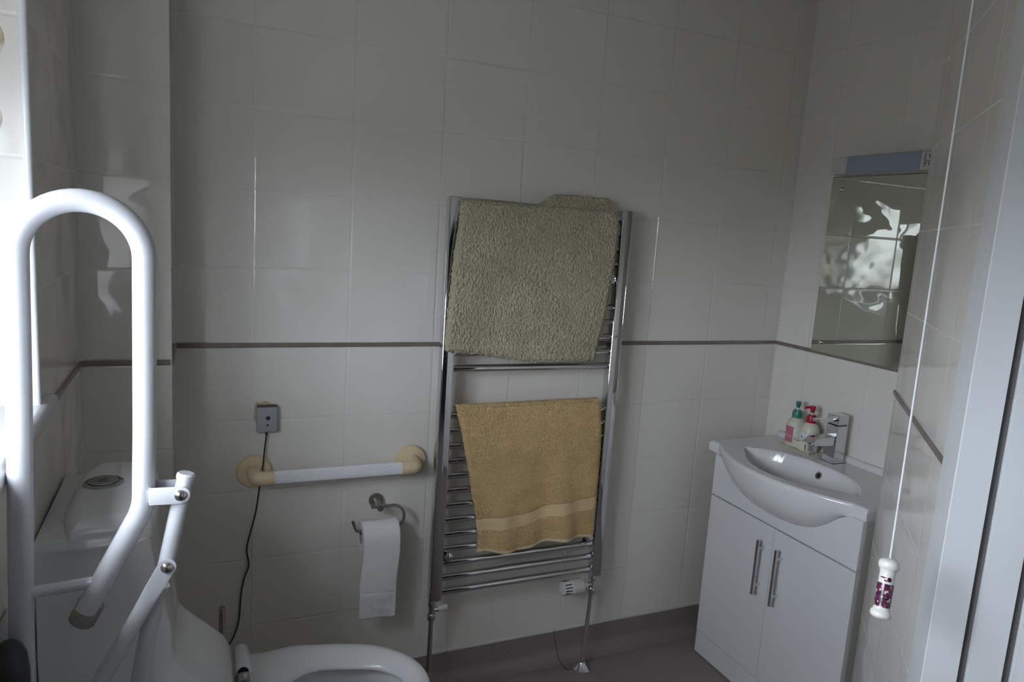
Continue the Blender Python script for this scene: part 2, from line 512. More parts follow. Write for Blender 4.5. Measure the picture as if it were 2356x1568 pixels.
# ================================================================= SETTING
bm = B(); add_box(bm, (-0.8, -3.6, -0.1), (3.4, 0.1, 0.0)); struct('floor', bm, M_VINYL, smooth=0)
bm = B(); add_box(bm, (-0.8, -3.6, CEIL), (3.4, 0.1, CEIL + 0.1)); struct('ceiling', bm, M_CEIL, smooth=0)
bm = B(); add_box(bm, (-0.7, 0.0, 0.0), (2.0, 0.1, CEIL)); struct('wall_back', bm, M_TILE_X, smooth=0)
bm = B(); add_box(bm, (XR, -0.857, 0.0), (XR + 0.1, 0.0, CEIL)); struct('wall_right', bm, M_TILE_YR, smooth=0)
# pipe boxing in the corner, front face and side face
bm = B(); add_box(bm, (XL, YBOX, 0), (-0.19, 0.0, CEIL))
for f in bm.faces:
    c = f.calc_center_median()
    if abs(c.x + 0.19) < 1e-4: f.material_index = 1
struct('wall_boxing', bm, [M_TILE_BOX, M_TILE_Y], smooth=0)
# left wall with the window opening
WY0, WY1, WZ0, WZ1 = -0.693, -1.90, 1.135, 1.98
bm = B()
add_box(bm, (-0.72, -2.75, 0), (XL, 0.0, WZ0 - 0.03))
add_box(bm, (-0.72, WY0, WZ0 - 0.03), (XL, 0.0, CEIL))
add_box(bm, (-0.72, -2.75, WZ0 - 0.03), (XL, WY1, CEIL))
add_box(bm, (-0.72, WY1, WZ1), (XL, WY0, CEIL))
for f in bm.faces:
    c = f.calc_center_median(); nn = f.normal
    f.normal_update()
    if abs(f.normal.y) > 0.9 and (abs(c.y - WY0) < 1e-3 or abs(c.y - WY1) < 1e-3): f.material_index = 1
struct('wall_left', bm, [M_TILE_Y, M_TILE_REV], smooth=0)
# return wall and diagonal wall with the doorway
bm = B(); add_box(bm, (1.51, -0.857, 0), (XR, -0.757, CEIL)); struct('wall_return', bm, M_TILE_X, smooth=0)
def diag_box(bm, s0, s1, n0, n1, z0, z1, bevel=0.0, mi=0):
    poly = [(s0, n0), (s1, n0), (s1, n1), (s0, n1)]
    prism(bm, poly, z0, z1, lambda a, b, d: SN(a, b, d), bevel, mi)
bm = B()
diag_box(bm, -0.215, 0.5325, N0, N0 + 0.10, 0, CEIL)
diag_box(bm, -1.13, -0.215, N0, N0 + 0.10, 2.04, CEIL)
diag_box(bm, -2.14, -1.13, N0, N0 + 0.10, 0, CEIL, mi=1)
struct('wall_diagonal', bm, [M_TILE_D, M_DARKWALL], smooth=0)
bm = B()
diag_box(bm, -2.3, 0.45, 2.75, 2.85, 0, CEIL)
diag_box(bm, -2.3, -2.2, N0 + 0.1, 2.75, 0, CEIL)
diag_box(bm, 0.35, 0.45, N0 + 0.1, 2.75, 0, CEIL)
struct('wall_hall', bm, M_DARKWALL, smooth=0)
# door lining: architrave, grooved jamb, second jamb on the far side, head
bm = B()
def jamb(bm, s_face, sgn, z1=2.04):
    # sgn +1: jamb whose face looks towards -s (the camera side)
    def P(s, n): return (s_face + sgn * s, n)
    prof = [(0.095, 1.586), (0.0012, 1.586), (0.0, 1.5872), (0.0, 1.634), (0.016, 1.636), (0.016, 1.646), (0.0, 1.648),
            (0.0, 1.692), (0.014, 1.694), (0.014, 1.704), (0.0, 1.706), (0.0, 1.745), (0.095, 1.745), (0.095, 1.725),
            (0.066, 1.725), (0.066, N0 - 0.0005), (0.095, N0 - 0.0005)]
    prism(bm, [P(*q) for q in prof], 0.0, z1, lambda a, b, d: SN(a, b, d))
jamb(bm, -0.28, 1)
jamb(bm, -1.065, -1)
diag_box(bm, -1.16, -0.185, 1.586, N0 - 0.0005, 2.04, 2.13)
diag_box(bm, -1.065, -0.28, N0 - 0.0005, 1.745, 2.005, 2.04)
door = struct('door_1', bm, M_GLOSSPAINT)
bm = B()
for n0_, n1_, s_ in ((1.6358, 1.6462, -0.264), (1.6938, 1.7042, -0.266)):
    diag_box(bm, s_ - 0.004, s_ - 0.0005, n0_, n1_, 0.0, 2.0)
o = obj('groove_strip', bm, M_GROOVEDARK, door)  # dark strips on the floors of the jamb grooves
bm = B()
la = math.radians(35)
ld, lt_ = (-math.sin(la), math.cos(la)), (math.cos(la), math.sin(la))
prism(bm, [(-0.287 + ld[0] * a + lt_[0] * b, 1.752 + ld[1] * a + lt_[1] * b) for a, b in ((0, 0), (0.75, 0), (0.75, -0.035), (0, -0.035))], 0.008, 1.99, lambda a, b, d: SN(a, b, d), 0.002)
obj('added_door_leaf', bm, M_GLOSSPAINT, door)  # unseen white leaf, added for the radiator chrome to reflect

# decorative pencil trim around the walls
def trim_section(bm, p0, p1, nrm, h=0.0125, d=0.005):
    p0, p1, nrm = Vector(p0), Vector(p1), Vector(nrm)
    prof = [(0.0, -h / 2), (d * 0.7, -h / 2), (d, -h / 2 + 0.002), (d, h / 2 - 0.002), (d * 0.7, h / 2), (0.0, h / 2)]
    A = [bm.verts.new(p0 + nrm * a + Vector((0, 0, b))) for a, b in prof]
    C_ = [bm.verts.new(p1 + nrm * a + Vector((0, 0, b))) for a, b in prof]
    n = len(prof)
    bm.faces.new(A[::-1]); bm.faces.new(C_)
    for i in range(n): bm.faces.new((A[i], A[(i + 1) % n], C_[(i + 1) % n], C_[i]))
trims = [((-0.184, 0, Z_TRIM), (XR - 0.006, 0, Z_TRIM), (0, -1, 0)),
         ((XL + 0.006, YBOX, Z_TRIM), (-0.193, YBOX, Z_TRIM), (0, -1, 0)),
         ((-0.19, YBOX, Z_TRIM), (-0.19, -0.004, Z_TRIM), (1, 0, 0)),
         ((XL, YBOX - 0.004, Z_TRIM), (XL, -0.605, Z_TRIM), (1, 0, 0)),
         ((XR, -0.004, Z_TRIM), (XR, -0.75, Z_TRIM), (-1, 0, 0)),
         (SN(0.529, N0, Z_TRIM), SN(-0.185, N0, Z_TRIM), (-D2, D2, 0))]
for i, (a, b, n_) in enumerate(trims):
    bm = B(); trim_section(bm, a, b, n_); struct('trim_%d' % (i + 1), bm, M_TRIM)
# tile edge beads: boxing corner and window reveal corner
bm = B(); tube(bm, [(XL, WY0, WZ0), (XL, WY0, CEIL - 0.3)], 0.006, 12); struct('trim_8', bm, M_PVC)
# coved vinyl skirting with a cap bead
def skirting(name, p0, p1, nrm, h=0.098):
    p0, p1, nrm = Vector(p0), Vector(p1), Vector(nrm)
    bm = B()
    prof = [(0, 0), (0.045, 0.0005)] + [(0.004 + 0.038 * (1 - math.sin(a)), 0.001 + 0.038 * (1 - math.cos(a))) for a in [PI / 2 * k / 8 for k in range(9)]][0:]
    pts = [(0.0, 0.0), (0.046, 0.0)]
    for k in range(9):
        a = PI / 2 * k / 8
        pts.append((0.004 + 0.04 * (1 - math.sin(a)), 0.0012 + 0.04 * (1 - math.cos(a))))
    pts += [(0.004, h), (0.0, h)]
    A = [bm.verts.new(p0 + nrm * a + Vector((0, 0, b))) for a, b in pts]
    C_ = [bm.verts.new(p1 + nrm * a + Vector((0, 0, b))) for a, b in pts]
    n = len(pts)
    bm.faces.new(A[::-1]); bm.faces.new(C_)
    for i in range(n): bm.faces.new((A[i], A[(i + 1) % n], C_[(i + 1) % n], C_[i]))
    o = struct(name, bm, M_VINYL, smooth=60)
    bm = B(); trim_section(bm, p0 + Vector((0, 0, h + 0.005)), p1 + Vector((0, 0, h + 0.005)), nrm, 0.010, 0.0045)
    obj('cap_bead', bm, M_SEAL, o)
skirting('baseboard_back', (-0.19, 0, 0), (XR, 0, 0), (0, -1, 0))
skirting('baseboard_right', (XR, 0, 0), (XR, -0.757, 0), (-1, 0, 0))
skirting('baseboard_left', (XL, YBOX, 0), (XL, -2.64, 0), (1, 0, 0))
skirting('baseboard_diagonal', SN(0.529, N0, 0), SN(-0.185, N0, 0), (-D2, D2, 0))
# corner bead where mirror wall meets back wall (white silicone)
bm = B(); tube(bm, [(XR, 0, 0.1), (XR, 0, CEIL)], 0.0035, 8); struct('trim_9', bm, M_SEAL)
bm = B(); tube(bm, [(XL, YBOX, 0.1), (XL, YBOX, CEIL)], 0.004, 8); struct('trim_10', bm, M_SEAL)
bm = B(); tube(bm, [(-0.19, 0, 0.1), (-0.19, 0, CEIL)], 0.004, 8); struct('trim_11', bm, M_SEAL)

# window: frame, bars, pane, sill
win = None
bm = B()
fx0, fx1 = -0.69, -0.63
for (y0, y1, z0, z1) in ((WY0 - 0.0, WY0 - 0.31, WZ0, WZ1), (WY1 + 0.07, WY1, WZ0, WZ1), (WY0, WY1, WZ0, WZ0 + 0.05), (WY0, WY1, WZ1 - 0.05, WZ1)):  # far-side frame board widened to keep window light off the jamb
    add_box(bm, (fx0, min(y0, y1), z0), (fx1, max(y0, y1), z1), 0.004)
add_box(bm, (fx0, -1.44, WZ0 + 0.05), (fx1, -1.38, WZ1 - 0.05), 0.004)
win = struct('window_1', bm, M_FRAMEW)
bm = B(); add_box(bm, (-0.662, WY1 + 0.065, WZ0 + 0.045), (-0.658, WY0 - 0.305, WZ1 - 0.045)); obj('pane', bm, M_GLASS, win)
bm = B(); add_box(bm, (-0.622, WY1 + 0.012, 1.665), (-0.6205, WY0 - 0.012, WZ1 - 0.03)); add_box(bm, (-0.626, WY1 + 0.012, 1.655), (-0.6165, WY0 - 0.012, 1.675), 0.003)
tube(bm, [(-0.61, WY1 + 0.01, WZ1 - 0.03), (-0.61, WY0 - 0.01, WZ1 - 0.03)], 0.022, 16)
obj('light_blocker_blind', bm, M_BLOCKER, win)  # unseen blind, added to hold light off the jamb and upper walls
bm = B(); add_box(bm, (-0.70, WY1 - 0.08, WZ0 - 0.032), (-0.354, WY0 + 0.088, WZ0), 0.012, 4); obj('window_sill', bm, M_PVC, win)

# ================================================================= TOWEL RADIATOR
RY = -0.085
rad = thing('towel_radiator', 'tall chrome ladder towel radiator fixed on the tiled wall', 'radiator', (0.797, -0.075, 0.0))
def upright(xc):
    bm = B(); w, d = 0.0195, 0.017
    prof = []
    for k in range(24):
        a = 2 * PI * k / 24
        c, s = math.cos(a), math.sin(a)
        prof.append((math.copysign(abs(c) ** 0.26, c) * w, math.copysign(abs(s) ** 0.34, s) * d))
    zs = [(0.338, 0.6), (0.341, 1.0), (1.533, 1.0), (1.537, 0.6)]
    rings = [[Vector((xc + a * (0.9 if k < 1 else 1), RY + b * (0.9 if k < 1 else 1), z)) for a, b in prof] for z, k in zs]
    loft(bm, rings)
    return bm
XU0, XU1 = 0.5185, 1.0765
obj('upright', upright(XU0), M_CHROME, rad); obj('upright', upright(XU1), M_CHROME, rad)
barz = [0.360 + 0.04585 * i for i in range(13)] + [1.0505 + 0.0462 * i for i in range(5)] + [1.372 + 0.046 * i for i in range(4)]
for z in barz:
    bm = B(); tube(bm, [(XU0 + 0.012, RY, z), (XU0 + 0.024, RY, z), (XU1 - 0.024, RY, z), (XU1 - 0.012, RY, z)], 0.0105, 18, radii=[0.0085, 0.0105, 0.0105, 0.0085])
    obj('bar', bm, M_CHROME, rad)
for bx in (0.553, 1.042):
    for bz in (0.474, 1.326):
        bm = B()
        tube(bm, [(bx, -0.0004, bz), (bx, -0.09, bz)], 0.007, 14)
        lathe(bm, (bx, -0.088, bz), (0, -1, 0), [(0.0135, 0), (0.0145, 0.004), (0.0135, 0.010), (0.008, 0.013), (0.0, 0.0135)], 24)
        add_box(bm, (bx - 0.016, -0.077, bz - 0.020), (bx + 0.016, -0.070, bz + 0.020), 0.002)
        obj('wall_bracket', bm, M_CHROME, rad)
def valve(xc, xfoot, side):
    bm = B()
    lathe(bm, (xc, RY, 0.318), (0, 0, 1), [(0.008, 0), (0.0125, 0.0), (0.0135, 0.004), (0.0135, 0.014), (0.0125, 0.018), (0.0095, 0.020), (0.0095, 0.025)], 6 * 4)
    tube(bm, [(xc, RY, 0.29), (xc, RY, 0.322)], 0.0095, 18)
    lathe(bm, (xc, RY, 0.274), (0, 0, 1), [(0.008, 0), (0.0125, 0.0), (0.0138, 0.004), (0.0138, 0.014), (0.0125, 0.018), (0.008, 0.018)], 24)
    tube(bm, [(xc, RY, 0.305), (xc + side * 0.022, RY, 0.305)], 0.0085, 16)
    v = obj('valve_body', bm, M_CHROME, rad)
    return v
vl = valve(0.5125, 0.511, 1)
bm = B(); lathe(bm, (0.531, RY, 0.3065), (1, 0, 0), [(0.0, 0), (0.0085, 0), (0.0092, 0.002), (0.0085, 0.012), (0.0100, 0.013), (0.0100, 0.028), (0.009, 0.030), (0.0, 0.030)], 20)
obj('valve_cap', bm, M_TRV, vl)
vr = valve(1.0715, 1.062, -1)
bm = B()
lathe(bm, (1.047, RY, 0.304), (-1, 0, 0), [(0.0, -0.004), (0.012, -0.004), (0.0125, 0.010), (0.022, 0.012), (0.0245, 0.016), (0.0245, 0.046), (0.0250, 0.048), (0.0250, 0.052), (0.0238, 0.054), (0.0215, 0.084), (0.0195, 0.087), (0.010, 0.0875), (0.010, 0.092), (0.0, 0.0925)], 28)
th_ = obj('thermostat_head', bm, M_TRV, vr)
bm = B()
for k in range(14):
    a = 2 * PI * k / 14
    if k % 5 == 4: continue
    c = Vector((0.976, RY + math.cos(a) * 0.0222, 0.304 + math.sin(a) * 0.0222))
    R_ = Matrix.Rotation(a, 3, 'X')
    add_box(bm, c - V(0.012, 0.0012, 0.0016), c + V(0.012, 0.0012, 0.0016), 0, rot=R_, about=c)
obj('grille_slots', bm, M_BLACK, th_, smooth=0)
for xt, xf in ((0.5125, 0.511), (1.0715, 1.060)):
    bm = B(); tube(bm, [(xt, RY, 0.285), (xf, RY, 0.0)], 0.0076, 18); obj('pipe', bm, M_CHROME, rad)
    bm = B(); lathe(bm, (xf, RY, 0.0), (0, 0, 1), [(0.032, 0), (0.032, 0.002), (0.028, 0.005), (0.013, 0.019), (0.0105, 0.023), (0.0078, 0.0235)], 32)
    obj('floor_rose', bm, M_CHROME, rad)
# thin loose wire from the skirting down to the rose
bm = B(); tube(bm, smooth_path([(0.985, -0.0075, 0.105), (0.984, -0.030, 0.07), (0.986, -0.055, 0.03), (1.002, -0.075, 0.003), (1.02, -0.083, 0.003)], 8), 0.0011, 8)
tag(origin_to(obj('thin_wire', bm, M_CABLE), (1.0, -0.05, 0.0)), 'thin dark wire trailing down to the floor behind the radiator pipe', 'wire')

# ----------------------------------------------------------------- bath mat and towel
def lerp(a, b, t): return a + (b - a) * t
def interp(tab, x):
    if x <= tab[0][0]: return tab[0][1]
    for (x0, y0), (x1, y1) in zip(tab, tab[1:]):
        if x <= x1:
            t = (x - x0) / (x1 - x0); t = t * t * (3 - 2 * t) * 0.3 + t * 0.7
            return lerp(y0, y1, t)
    return tab[-1][1]
def sstep(a, b, x):
    t = max(0.0, min(1.0, (x - a) / (b - a))); return t * t * (3 - 2 * t)

NU, NF, NT, NB = 210, 190, 16, 60
rows = []
mL = [(0.0, 0.530), (0.35, 0.513), (0.75, 0.503), (0.92, 0.500), (0.985, 0.502), (1.0, 0.508)]
mR = [(0.0, 1.037), (0.10, 1.041), (0.30, 1.034), (0.66, 1.020), (0.85, 1.004), (0.97, 0.996), (1.0, 0.988)]
def pile(x, y, z, amp):
    p = Vector((x * 150, y * 150, z * 110))
    return amp * (noise.noise(p) + 0.6 * noise.noise(p * 2.1 + Vector((7, 3, 1))))
for i in range(NF + 1):                       # front, bottom to top
    v = 1 - i / NF
    row = []
    for j in range(NU + 1):
        u = j / NU
        l = interp(mL, v); r = interp(mR, v)
        zt = 1.520; zb = lerp(1.104, 1.066, u) + 0.006 * math.sin(u * 9) - 0.006 * (1 if 0.05 < u < 0.95 else 0)
        z = lerp(zt, zb, v); x = lerp(l, r, u)
        y = -0.116 - 0.008 * sstep(0, 0.2, v) - 0.004 * math.sin(u * 7 + v * 3)
        e = min(u, 1 - u, (1 - v) if v > 0.5 else 1)
        y += 0.010 * (1 - sstep(0, 0.03, e))
        d = pile(x, 0, z, 0.0026)
        fr = 1 - sstep(0, 0.012, min(u, 1 - u)) ; fb = 1 - sstep(0, 0.015, 1 - v)
        x += (noise.noise(Vector((z * 220, u * 9, 1))) * 0.0045) * fr * (1 if u > 0.5 else 0.35)
        z += (noise.noise(Vector((x * 220, 3, 4))) * 0.0055) * fb
        row.append(Vector((x, y - d, z)))
    rows.append(row)
def back_ridge(u): return 0.003 + 0.006 * sstep(0.0, 0.1, u) - 0.004 * sstep(0.2, 0.5, u) + 0.040 * sstep(0.47, 0.62, u)
for i in range(1, NT + 1):                    # over the top bar
    t = i / NT
    row = []
    for j in range(NU + 1):
        u = j / NU
        x = lerp(0.530, 1.037, u) + t * 0.0 - t * 0.022 * sstep(0.9, 1, u)
        a = PI * t
        z = 1.520 + 0.013 * math.sin(a) + back_ridge(u) * sstep(0.35, 0.9, t)
        y = -0.090 - 0.026 * math.cos(a) + 0.0 * t - 0.012 * sstep(0.5, 1, t) * sstep(0.55, 0.8, u)
        z += pile(x, y, z, 0.0018)
        row.append(Vector((x, y, z)))
    rows.append(row)
for i in range(1, NB + 1):                    # back, hanging behind the bars
    t = i / NB
    row = []
    for j in range(NU + 1):
        u = j / NU
        x = lerp(0.530, 1.037 - 0.022 * sstep(0.9, 1, u), u) - 0.010 * t * u
        y = lerp(-0.064 - 0.012 * sstep(0.55, 0.8, u), -0.056, min(1, t * 3))
        z = lerp(1.520 + back_ridge(u), 1.23, t)
        row.append(Vector((x, y, z)))
    rows.append(row)
bm = B(); grid(bm, rows)
matobj = origin_to(obj('bath_mat', bm, M_MAT, smooth=180), (0.77, -0.09, 1.5))
tag(matobj, 'sage green tufted bath mat draped over the top of the radiator', 'bath mat')
sm = matobj.modifiers.new('thickness', 'SOLIDIFY'); sm.thickness = 0.006; sm.offset = -1

# towel: rows grouped so the smooth band is its own part
NUt = 170
tL = [(0.0, 0.554), (0.2, 0.575), (0.5, 0.607), (0.77, 0.634), (0.9, 0.643), (1.0, 0.642)]
tR = [(0.0, 1.031), (0.04, 1.039), (0.4, 1.046), (0.75, 1.046), (1.0, 1.044)]
def towel_pt(u, v, terry):
    l = interp(tL, v); r = interp(tR, v); x = lerp(l, r, u)
    zb = lerp(0.478, 0.499, u) + 0.0055 * math.sin(u * 11 + 0.5) * 1.0
    z = lerp(0.934 + 0.004 * u, zb, v)
    amp = 0.010 * sstep(0.05, 0.6, v) + 0.016 * v ** 3
    y = -0.104 - 0.010 * sstep(0, 0.3, v)
    y += amp * (0.55 * math.sin(u * 13.0 + 0.9 + v * 0.8) + 0.35 * math.sin(u * 24 + 2.0 - v * 1.5)) - 0.4 * amp
    y += 0.006 * (1 - sstep(0, 0.03, min(u, 1 - u)))
    if terry: y -= pile(x * 1.3, 1.0, z * 1.4, 0.0014)
    return Vector((x, y, z))
def vband(u, w):   # w 0..1 body, 1..2 band, 2..3 bottom border, 3..4 hem
    s0, s1, s2 = 0.765 - 0.068 * u, 0.850 - 0.056 * u, 0.978
    k = [0.0, s0, s1, s2, 1.0]
    i = min(3, int(w)); return lerp(k[i], k[i + 1], w - i)
tow = thing('towel', 'beige terry hand towel hanging over the lower radiator bars', 'towel', (0.82, -0.10, 0.93))
rows = []
for i in range(40, 0, -1):                     # back part, from its lower edge up
    t = i / 40
    rows.append([Vector((lerp(0.553 + 0.075 * min(1, t * 2.5), 1.030, j / NUt), -0.067 + 0.003 * math.sin(j / 17), lerp(0.934, 0.66, t))) for j in range(NUt + 1)])
for i in range(12):
    a = PI * i / 12
    rows.append([Vector((lerp(0.553, 1.031, j / NUt), -0.0855 + 0.0185 * math.cos(a), 0.929 + 0.004 * j / NUt + 0.0115 * math.sin(a) + pile(j / NUt, i * 0.002, 3, 0.0008))) for j in range(NUt + 1)])
NV = 120
body = rows + [[towel_pt(j / NUt, vband(j / NUt, i / NV), True) for j in range(NUt + 1)] for i in range(NV + 1)]
bm = B(); grid(bm, body); o1 = obj('terry_body', bm, M_TOWEL, tow, smooth=180)
bm = B(); grid(bm, [[towel_pt(j / NUt, vband(j / NUt, 1 + i / 16), False) + V(0, 0.0012, 0) + V(0, 0.0006 * math.sin(i * 2.0), 0) for j in range(NUt + 1)] for i in range(17)]); o2 = obj('woven_band', bm, M_BAND, tow, smooth=180)
o2['label'] = 'smooth flat woven stripe across the towel end'
bm = B(); grid(bm, [[towel_pt(j / NUt, vband(j / NUt, 2 + i / 30), True) for j in range(NUt + 1)] for i in range(31)]); o3 = obj('terry_border', bm, M_TOWEL, tow, smooth=180)
bm = B(); grid(bm, [[towel_pt(j / NUt, vband(j / NUt, 3 + i / 4), False) for j in range(NUt + 1)] for i in range(5)]); o4 = obj('hem', bm, M_HEM, tow, smooth=180)
for o in (o1, o2, o3, o4):
    s_ = o.modifiers.new('thickness', 'SOLIDIFY'); s_.thickness = 0.0045; s_.offset = 0

# ================================================================= GRAB RAIL
gr = thing('grab_rail', 'white fluted grab rail with yellowed cream end flanges on the tiles', 'grab rail', (0.228, 0.0, 0.757))
GZ, GY, GXL, GXR = 0.757, -0.072, 0.006, 0.449
bm = B()
n_fl = 28; ring = []
for s_ in range(n_fl * 4):
    a = 2 * PI * s_ / (n_fl * 4)
    rr = 0.0168 + 0.0006 * math.cos(a * n_fl)
    ring.append((math.cos(a) * rr, math.sin(a) * rr))
loft(bm, [[Vector((x, GY + a, GZ + b)) for a, b in ring] for x in (0.040, 0.415)])
obj('fluted_bar', bm, M_FLUTE, gr, smooth=20)
for xf, sg in ((GXL, 1), (GXR, -1)):
    bm = B()
    lathe(bm, (xf, -0.0004, GZ), (0, -1, 0), [(0.0455, 0), (0.0465, 0.004), (0.0460, 0.010), (0.043, 0.0145), (0.034, 0.018), (0.024, 0.019), (0.0, 0.019)], 48)
    fl = obj('flange', bm, M_CREAM, gr)
    bm = B()
    path = round_corners([(xf, -0.012, GZ), (xf, GY, GZ), (xf + sg * 0.046, GY, GZ)], 0.032, 10)
    tube(bm, path, 0.0195, 28, radii=[0.022] + [0.0196] * (len(path) - 2) + [0.0192])
    obj('elbow', bm, M_CREAM, fl)

# ================================================================= WALL SENSOR BOX + CABLE
sb = thing('sensor_box', 'small grey wall box with two black dots above the grab rail', 'sensor', (0.0375, 0.0, 0.9065))
bm = B(); add_box(bm, (0.011, -0.0235, 0.870), (0.064, -0.004, 0.942), 0.004, 3); hs = obj('housing', bm, M_BOXGREY, sb)
bm = B(); add_box(bm, (0.0115, -0.0228, 0.9385), (0.0635, -0.005, 0.9445), 0.002); obj('top_strip', bm, M_BOXTOP, sb)
for x, z, r in ((0.0395, 0.910, 0.0056), (0.0385, 0.8905, 0.0028)):
    bm = B(); lathe(bm, (x, -0.0232, z), (0, -1, 0), [(r, 0), (r, 0.0008), (r * 0.8, 0.0012), (0, 0.0012)], 24); obj('lens', bm, M_BLACK, hs)
bm = B()
poly = [(0.004, 0.905), (0.006, 0.945), (0.012, 0.951), (0.022, 0.949), (0.034, 0.953), (0.046, 0.948), (0.055, 0.942), (0.055, 0.88), (0.020, 0.878)]
prism(bm, poly, -0.0005, -0.005, lambda a, b, d: V(a, d, b)); obj('adhesive_pad', bm, M_GLUE, sb)
bm = B()
cab = smooth_path([(0.0365, -0.014, 0.872), (0.0355, -0.013, 0.850), (0.0325, -0.012, 0.821), (0.0270, -0.026, 0.777), (0.0215, -0.024, 0.735), (0.018, -0.010, 0.690), (0.011, -0.005, 0.635),
                   (-0.006, -0.004, 0.560), (-0.011, -0.004, 0.525), (-0.005, -0.004, 0.482), (-0.017, -0.004, 0.445), (-0.025, -0.004, 0.394), (-0.031, -0.005, 0.316), (-0.047, -0.006, 0.266), (-0.066, -0.008, 0.226), (-0.09, -0.02, 0.06), (-0.12, -0.03, 0.012)], 8)
tube(bm, cab, 0.0021, 10)
tube(bm, [(0.0366, -0.014, 0.873), (0.0362, -0.014, 0.860)], 0.0032, 10)
obj('cable', bm, M_CABLE, sb)

# ================================================================= PAPER HOLDER + ROLL
ph = thing('paper_holder', 'brushed steel hook style toilet roll holder screwed to the tiles', 'toilet roll holder', (0.349, 0.0, 0.637))
PY = -0.060
bm = B(); lathe(bm, (0.349, -0.0004, 0.640), (0, -1, 0), [(0.0205, 0), (0.0215, 0.002), (0.0215, 0.009), (0.020, 0.011), (0, 0.011)], 36); obj('rosette', bm, M_STEEL, ph)
bm = B(); lathe(bm, (0.348, -0.008, 0.640), (0, -1, -0.04), [(0.0095, 0), (0.0095, 0.058), (0.0088, 0.060), (0, 0.060)], 28); obj('post', bm, M_STEEL, ph)
bm = B()
arm = [(0.322, PY, 0.641), (0.385, PY, 0.641)]
cxa, cza, ra = 0.386, 0.606, 0.035
for k in range(1, 17):
    a = PI / 2 - PI * k / 16
    arm.append((cxa + ra * math.cos(a), PY, cza + ra * math.sin(a)))
arm += [(0.292, PY, 0.571)]
arm += [(0.284, PY, 0.5735), (0.279, PY, 0.580), (0.2705, PY, 0.604)]
tube(bm, arm, 0.0046, 14)
obj('hook_arm', bm, M_STEEL, ph)
tr = thing('toilet_roll', 'white toilet roll hanging on its steel hook with a long loose tail', 'toilet roll', (0.347, PY, 0.5555))
RX0, RX1, RZ, RR = 0.2945, 0.3995, 0.5559, 0.0452
bm = B()
seg = 72
prof = [(0.0210, RX0 + 0.0), (RR - 0.001, RX0), (RR, RX0 + 0.001), (RR, RX1 - 0.001), (RR - 0.001, RX1), (0.0210, RX1)]
rings = []
for r, x in prof:
    rings.append([Vector((x, PY + math.cos(2 * PI * k / seg) * (r + 0.0004 * math.sin(k * 1.7)), RZ + math.sin(2 * PI * k / seg) * r)) for k in range(seg)])
loft(bm, rings, cap0=False, cap1=False)
obj('paper_wound', bm, M_PAPER, tr)
bm = B()
loft(bm, [[Vector((x, PY + math.cos(2 * PI * k / 40) * r, RZ + math.sin(2 * PI * k / 40) * r)) for k in range(40)] for r, x in ((0.0211, RX0 + 0.0005), (0.0211, RX1 - 0.0005), (0.0200, RX1 - 0.0005), (0.0200, RX0 + 0.0005), (0.0211, RX0 + 0.0005))], cap0=False, cap1=False)
obj('card_core', bm, M_CARD, tr)
bm = B(); P = []
for i in range(26):                                     # from the top of the roll, over the front, then down
    t = i / 25
    row = []
    for j in range(31):
        u = j / 30
        x = lerp(RX0, RX1, u)
        a = PI / 2 + (PI / 2) * t
        row.append(Vector((x, PY + (RR + 0.0012) * math.cos(a), RZ + (RR + 0.0012) * math.sin(a))))
    P.append(row)
for i in range(1, 61):
    t = i / 60
    row = []
    for j in range(31):
        u = j / 30
        x = lerp(RX0 - 0.010 * t, RX1 - 0.006 * t, u) + 0.0015 * math.sin(t * 9)
        zb = 0.322 - 0.012 * u + 0.004 * noise.noise(Vector((u * 14, 2, 3)))
        y = PY - RR - 0.0012 + 0.007 * t + 0.0035 * math.sin(u * 5 + t * 4) * t + 0.0022 * noise.noise(Vector((u * 5, t * 9, 0)))
        if abs(t - 0.67) < 0.012: y += 0.002
        row.append(Vector((x, y, lerp(RZ, zb, t))))
    P.append(row)
grid(bm, P); o = obj('loose_tail', bm, M_PAPER, tr, smooth=180)
s_ = o.modifiers.new('thickness', 'SOLIDIFY'); s_.thickness = 0.0006; s_.offset = 1

# ================================================================= TOILET
TYC = -0.62
toi = thing('toilet', 'white ceramic close coupled toilet with open ring seat below the boxing', 'toilet', (0.0, TYC, 0.0))
def rrect(x0, x1, hy, r, z, yc=TYC, n=7, back_r=0.003):
    """rounded plan outline, front corners radius r, back corners back_r"""
    pts = []
    def arc(cx_, cy_, rr, a0, a1):
        for k in range(n + 1):
            a = lerp(a0, a1, k / n); pts.append(Vector((cx_ + rr * math.cos(a), cy_ + rr * math.sin(a), z)))
    arc(x1 - r, yc + hy - r, r, PI / 2, 0)
    arc(x1 - r, yc - hy + r, r, 0, -PI / 2)
    arc(x0 + back_r, yc - hy + back_r, back_r, -PI / 2, -PI)
    arc(x0 + back_r, yc + hy - back_r, back_r, PI, PI / 2)
    return pts
bm = B()
lv = [(0.922, -0.212, 0.157, 0.03), (0.86, -0.204, 0.157, 0.04), (0.80, -0.194, 0.156, 0.05), (0.745, -0.182, 0.156, 0.05), (0.695, -0.179, 0.155, 0.05), (0.668, -0.173, 0.153, 0.05),
      (0.640, -0.155, 0.158, 0.05), (0.612, -0.130, 0.165, 0.05), (0.585, -0.108, 0.172, 0.045), (0.555, -0.086, 0.180, 0.04), (0.525, -0.074, 0.186, 0.035), (0.48, -0.068, 0.190, 0.03), (0.448, -0.066, 0.192, 0.03), (0.40, -0.10, 0.185, 0.03)]
loft(bm, [rrect(XL + 0.0012, xf, hy, r, z) for z, xf, hy, r in lv])
obj('cistern', bm, M_CERAM, toi, smooth=60)
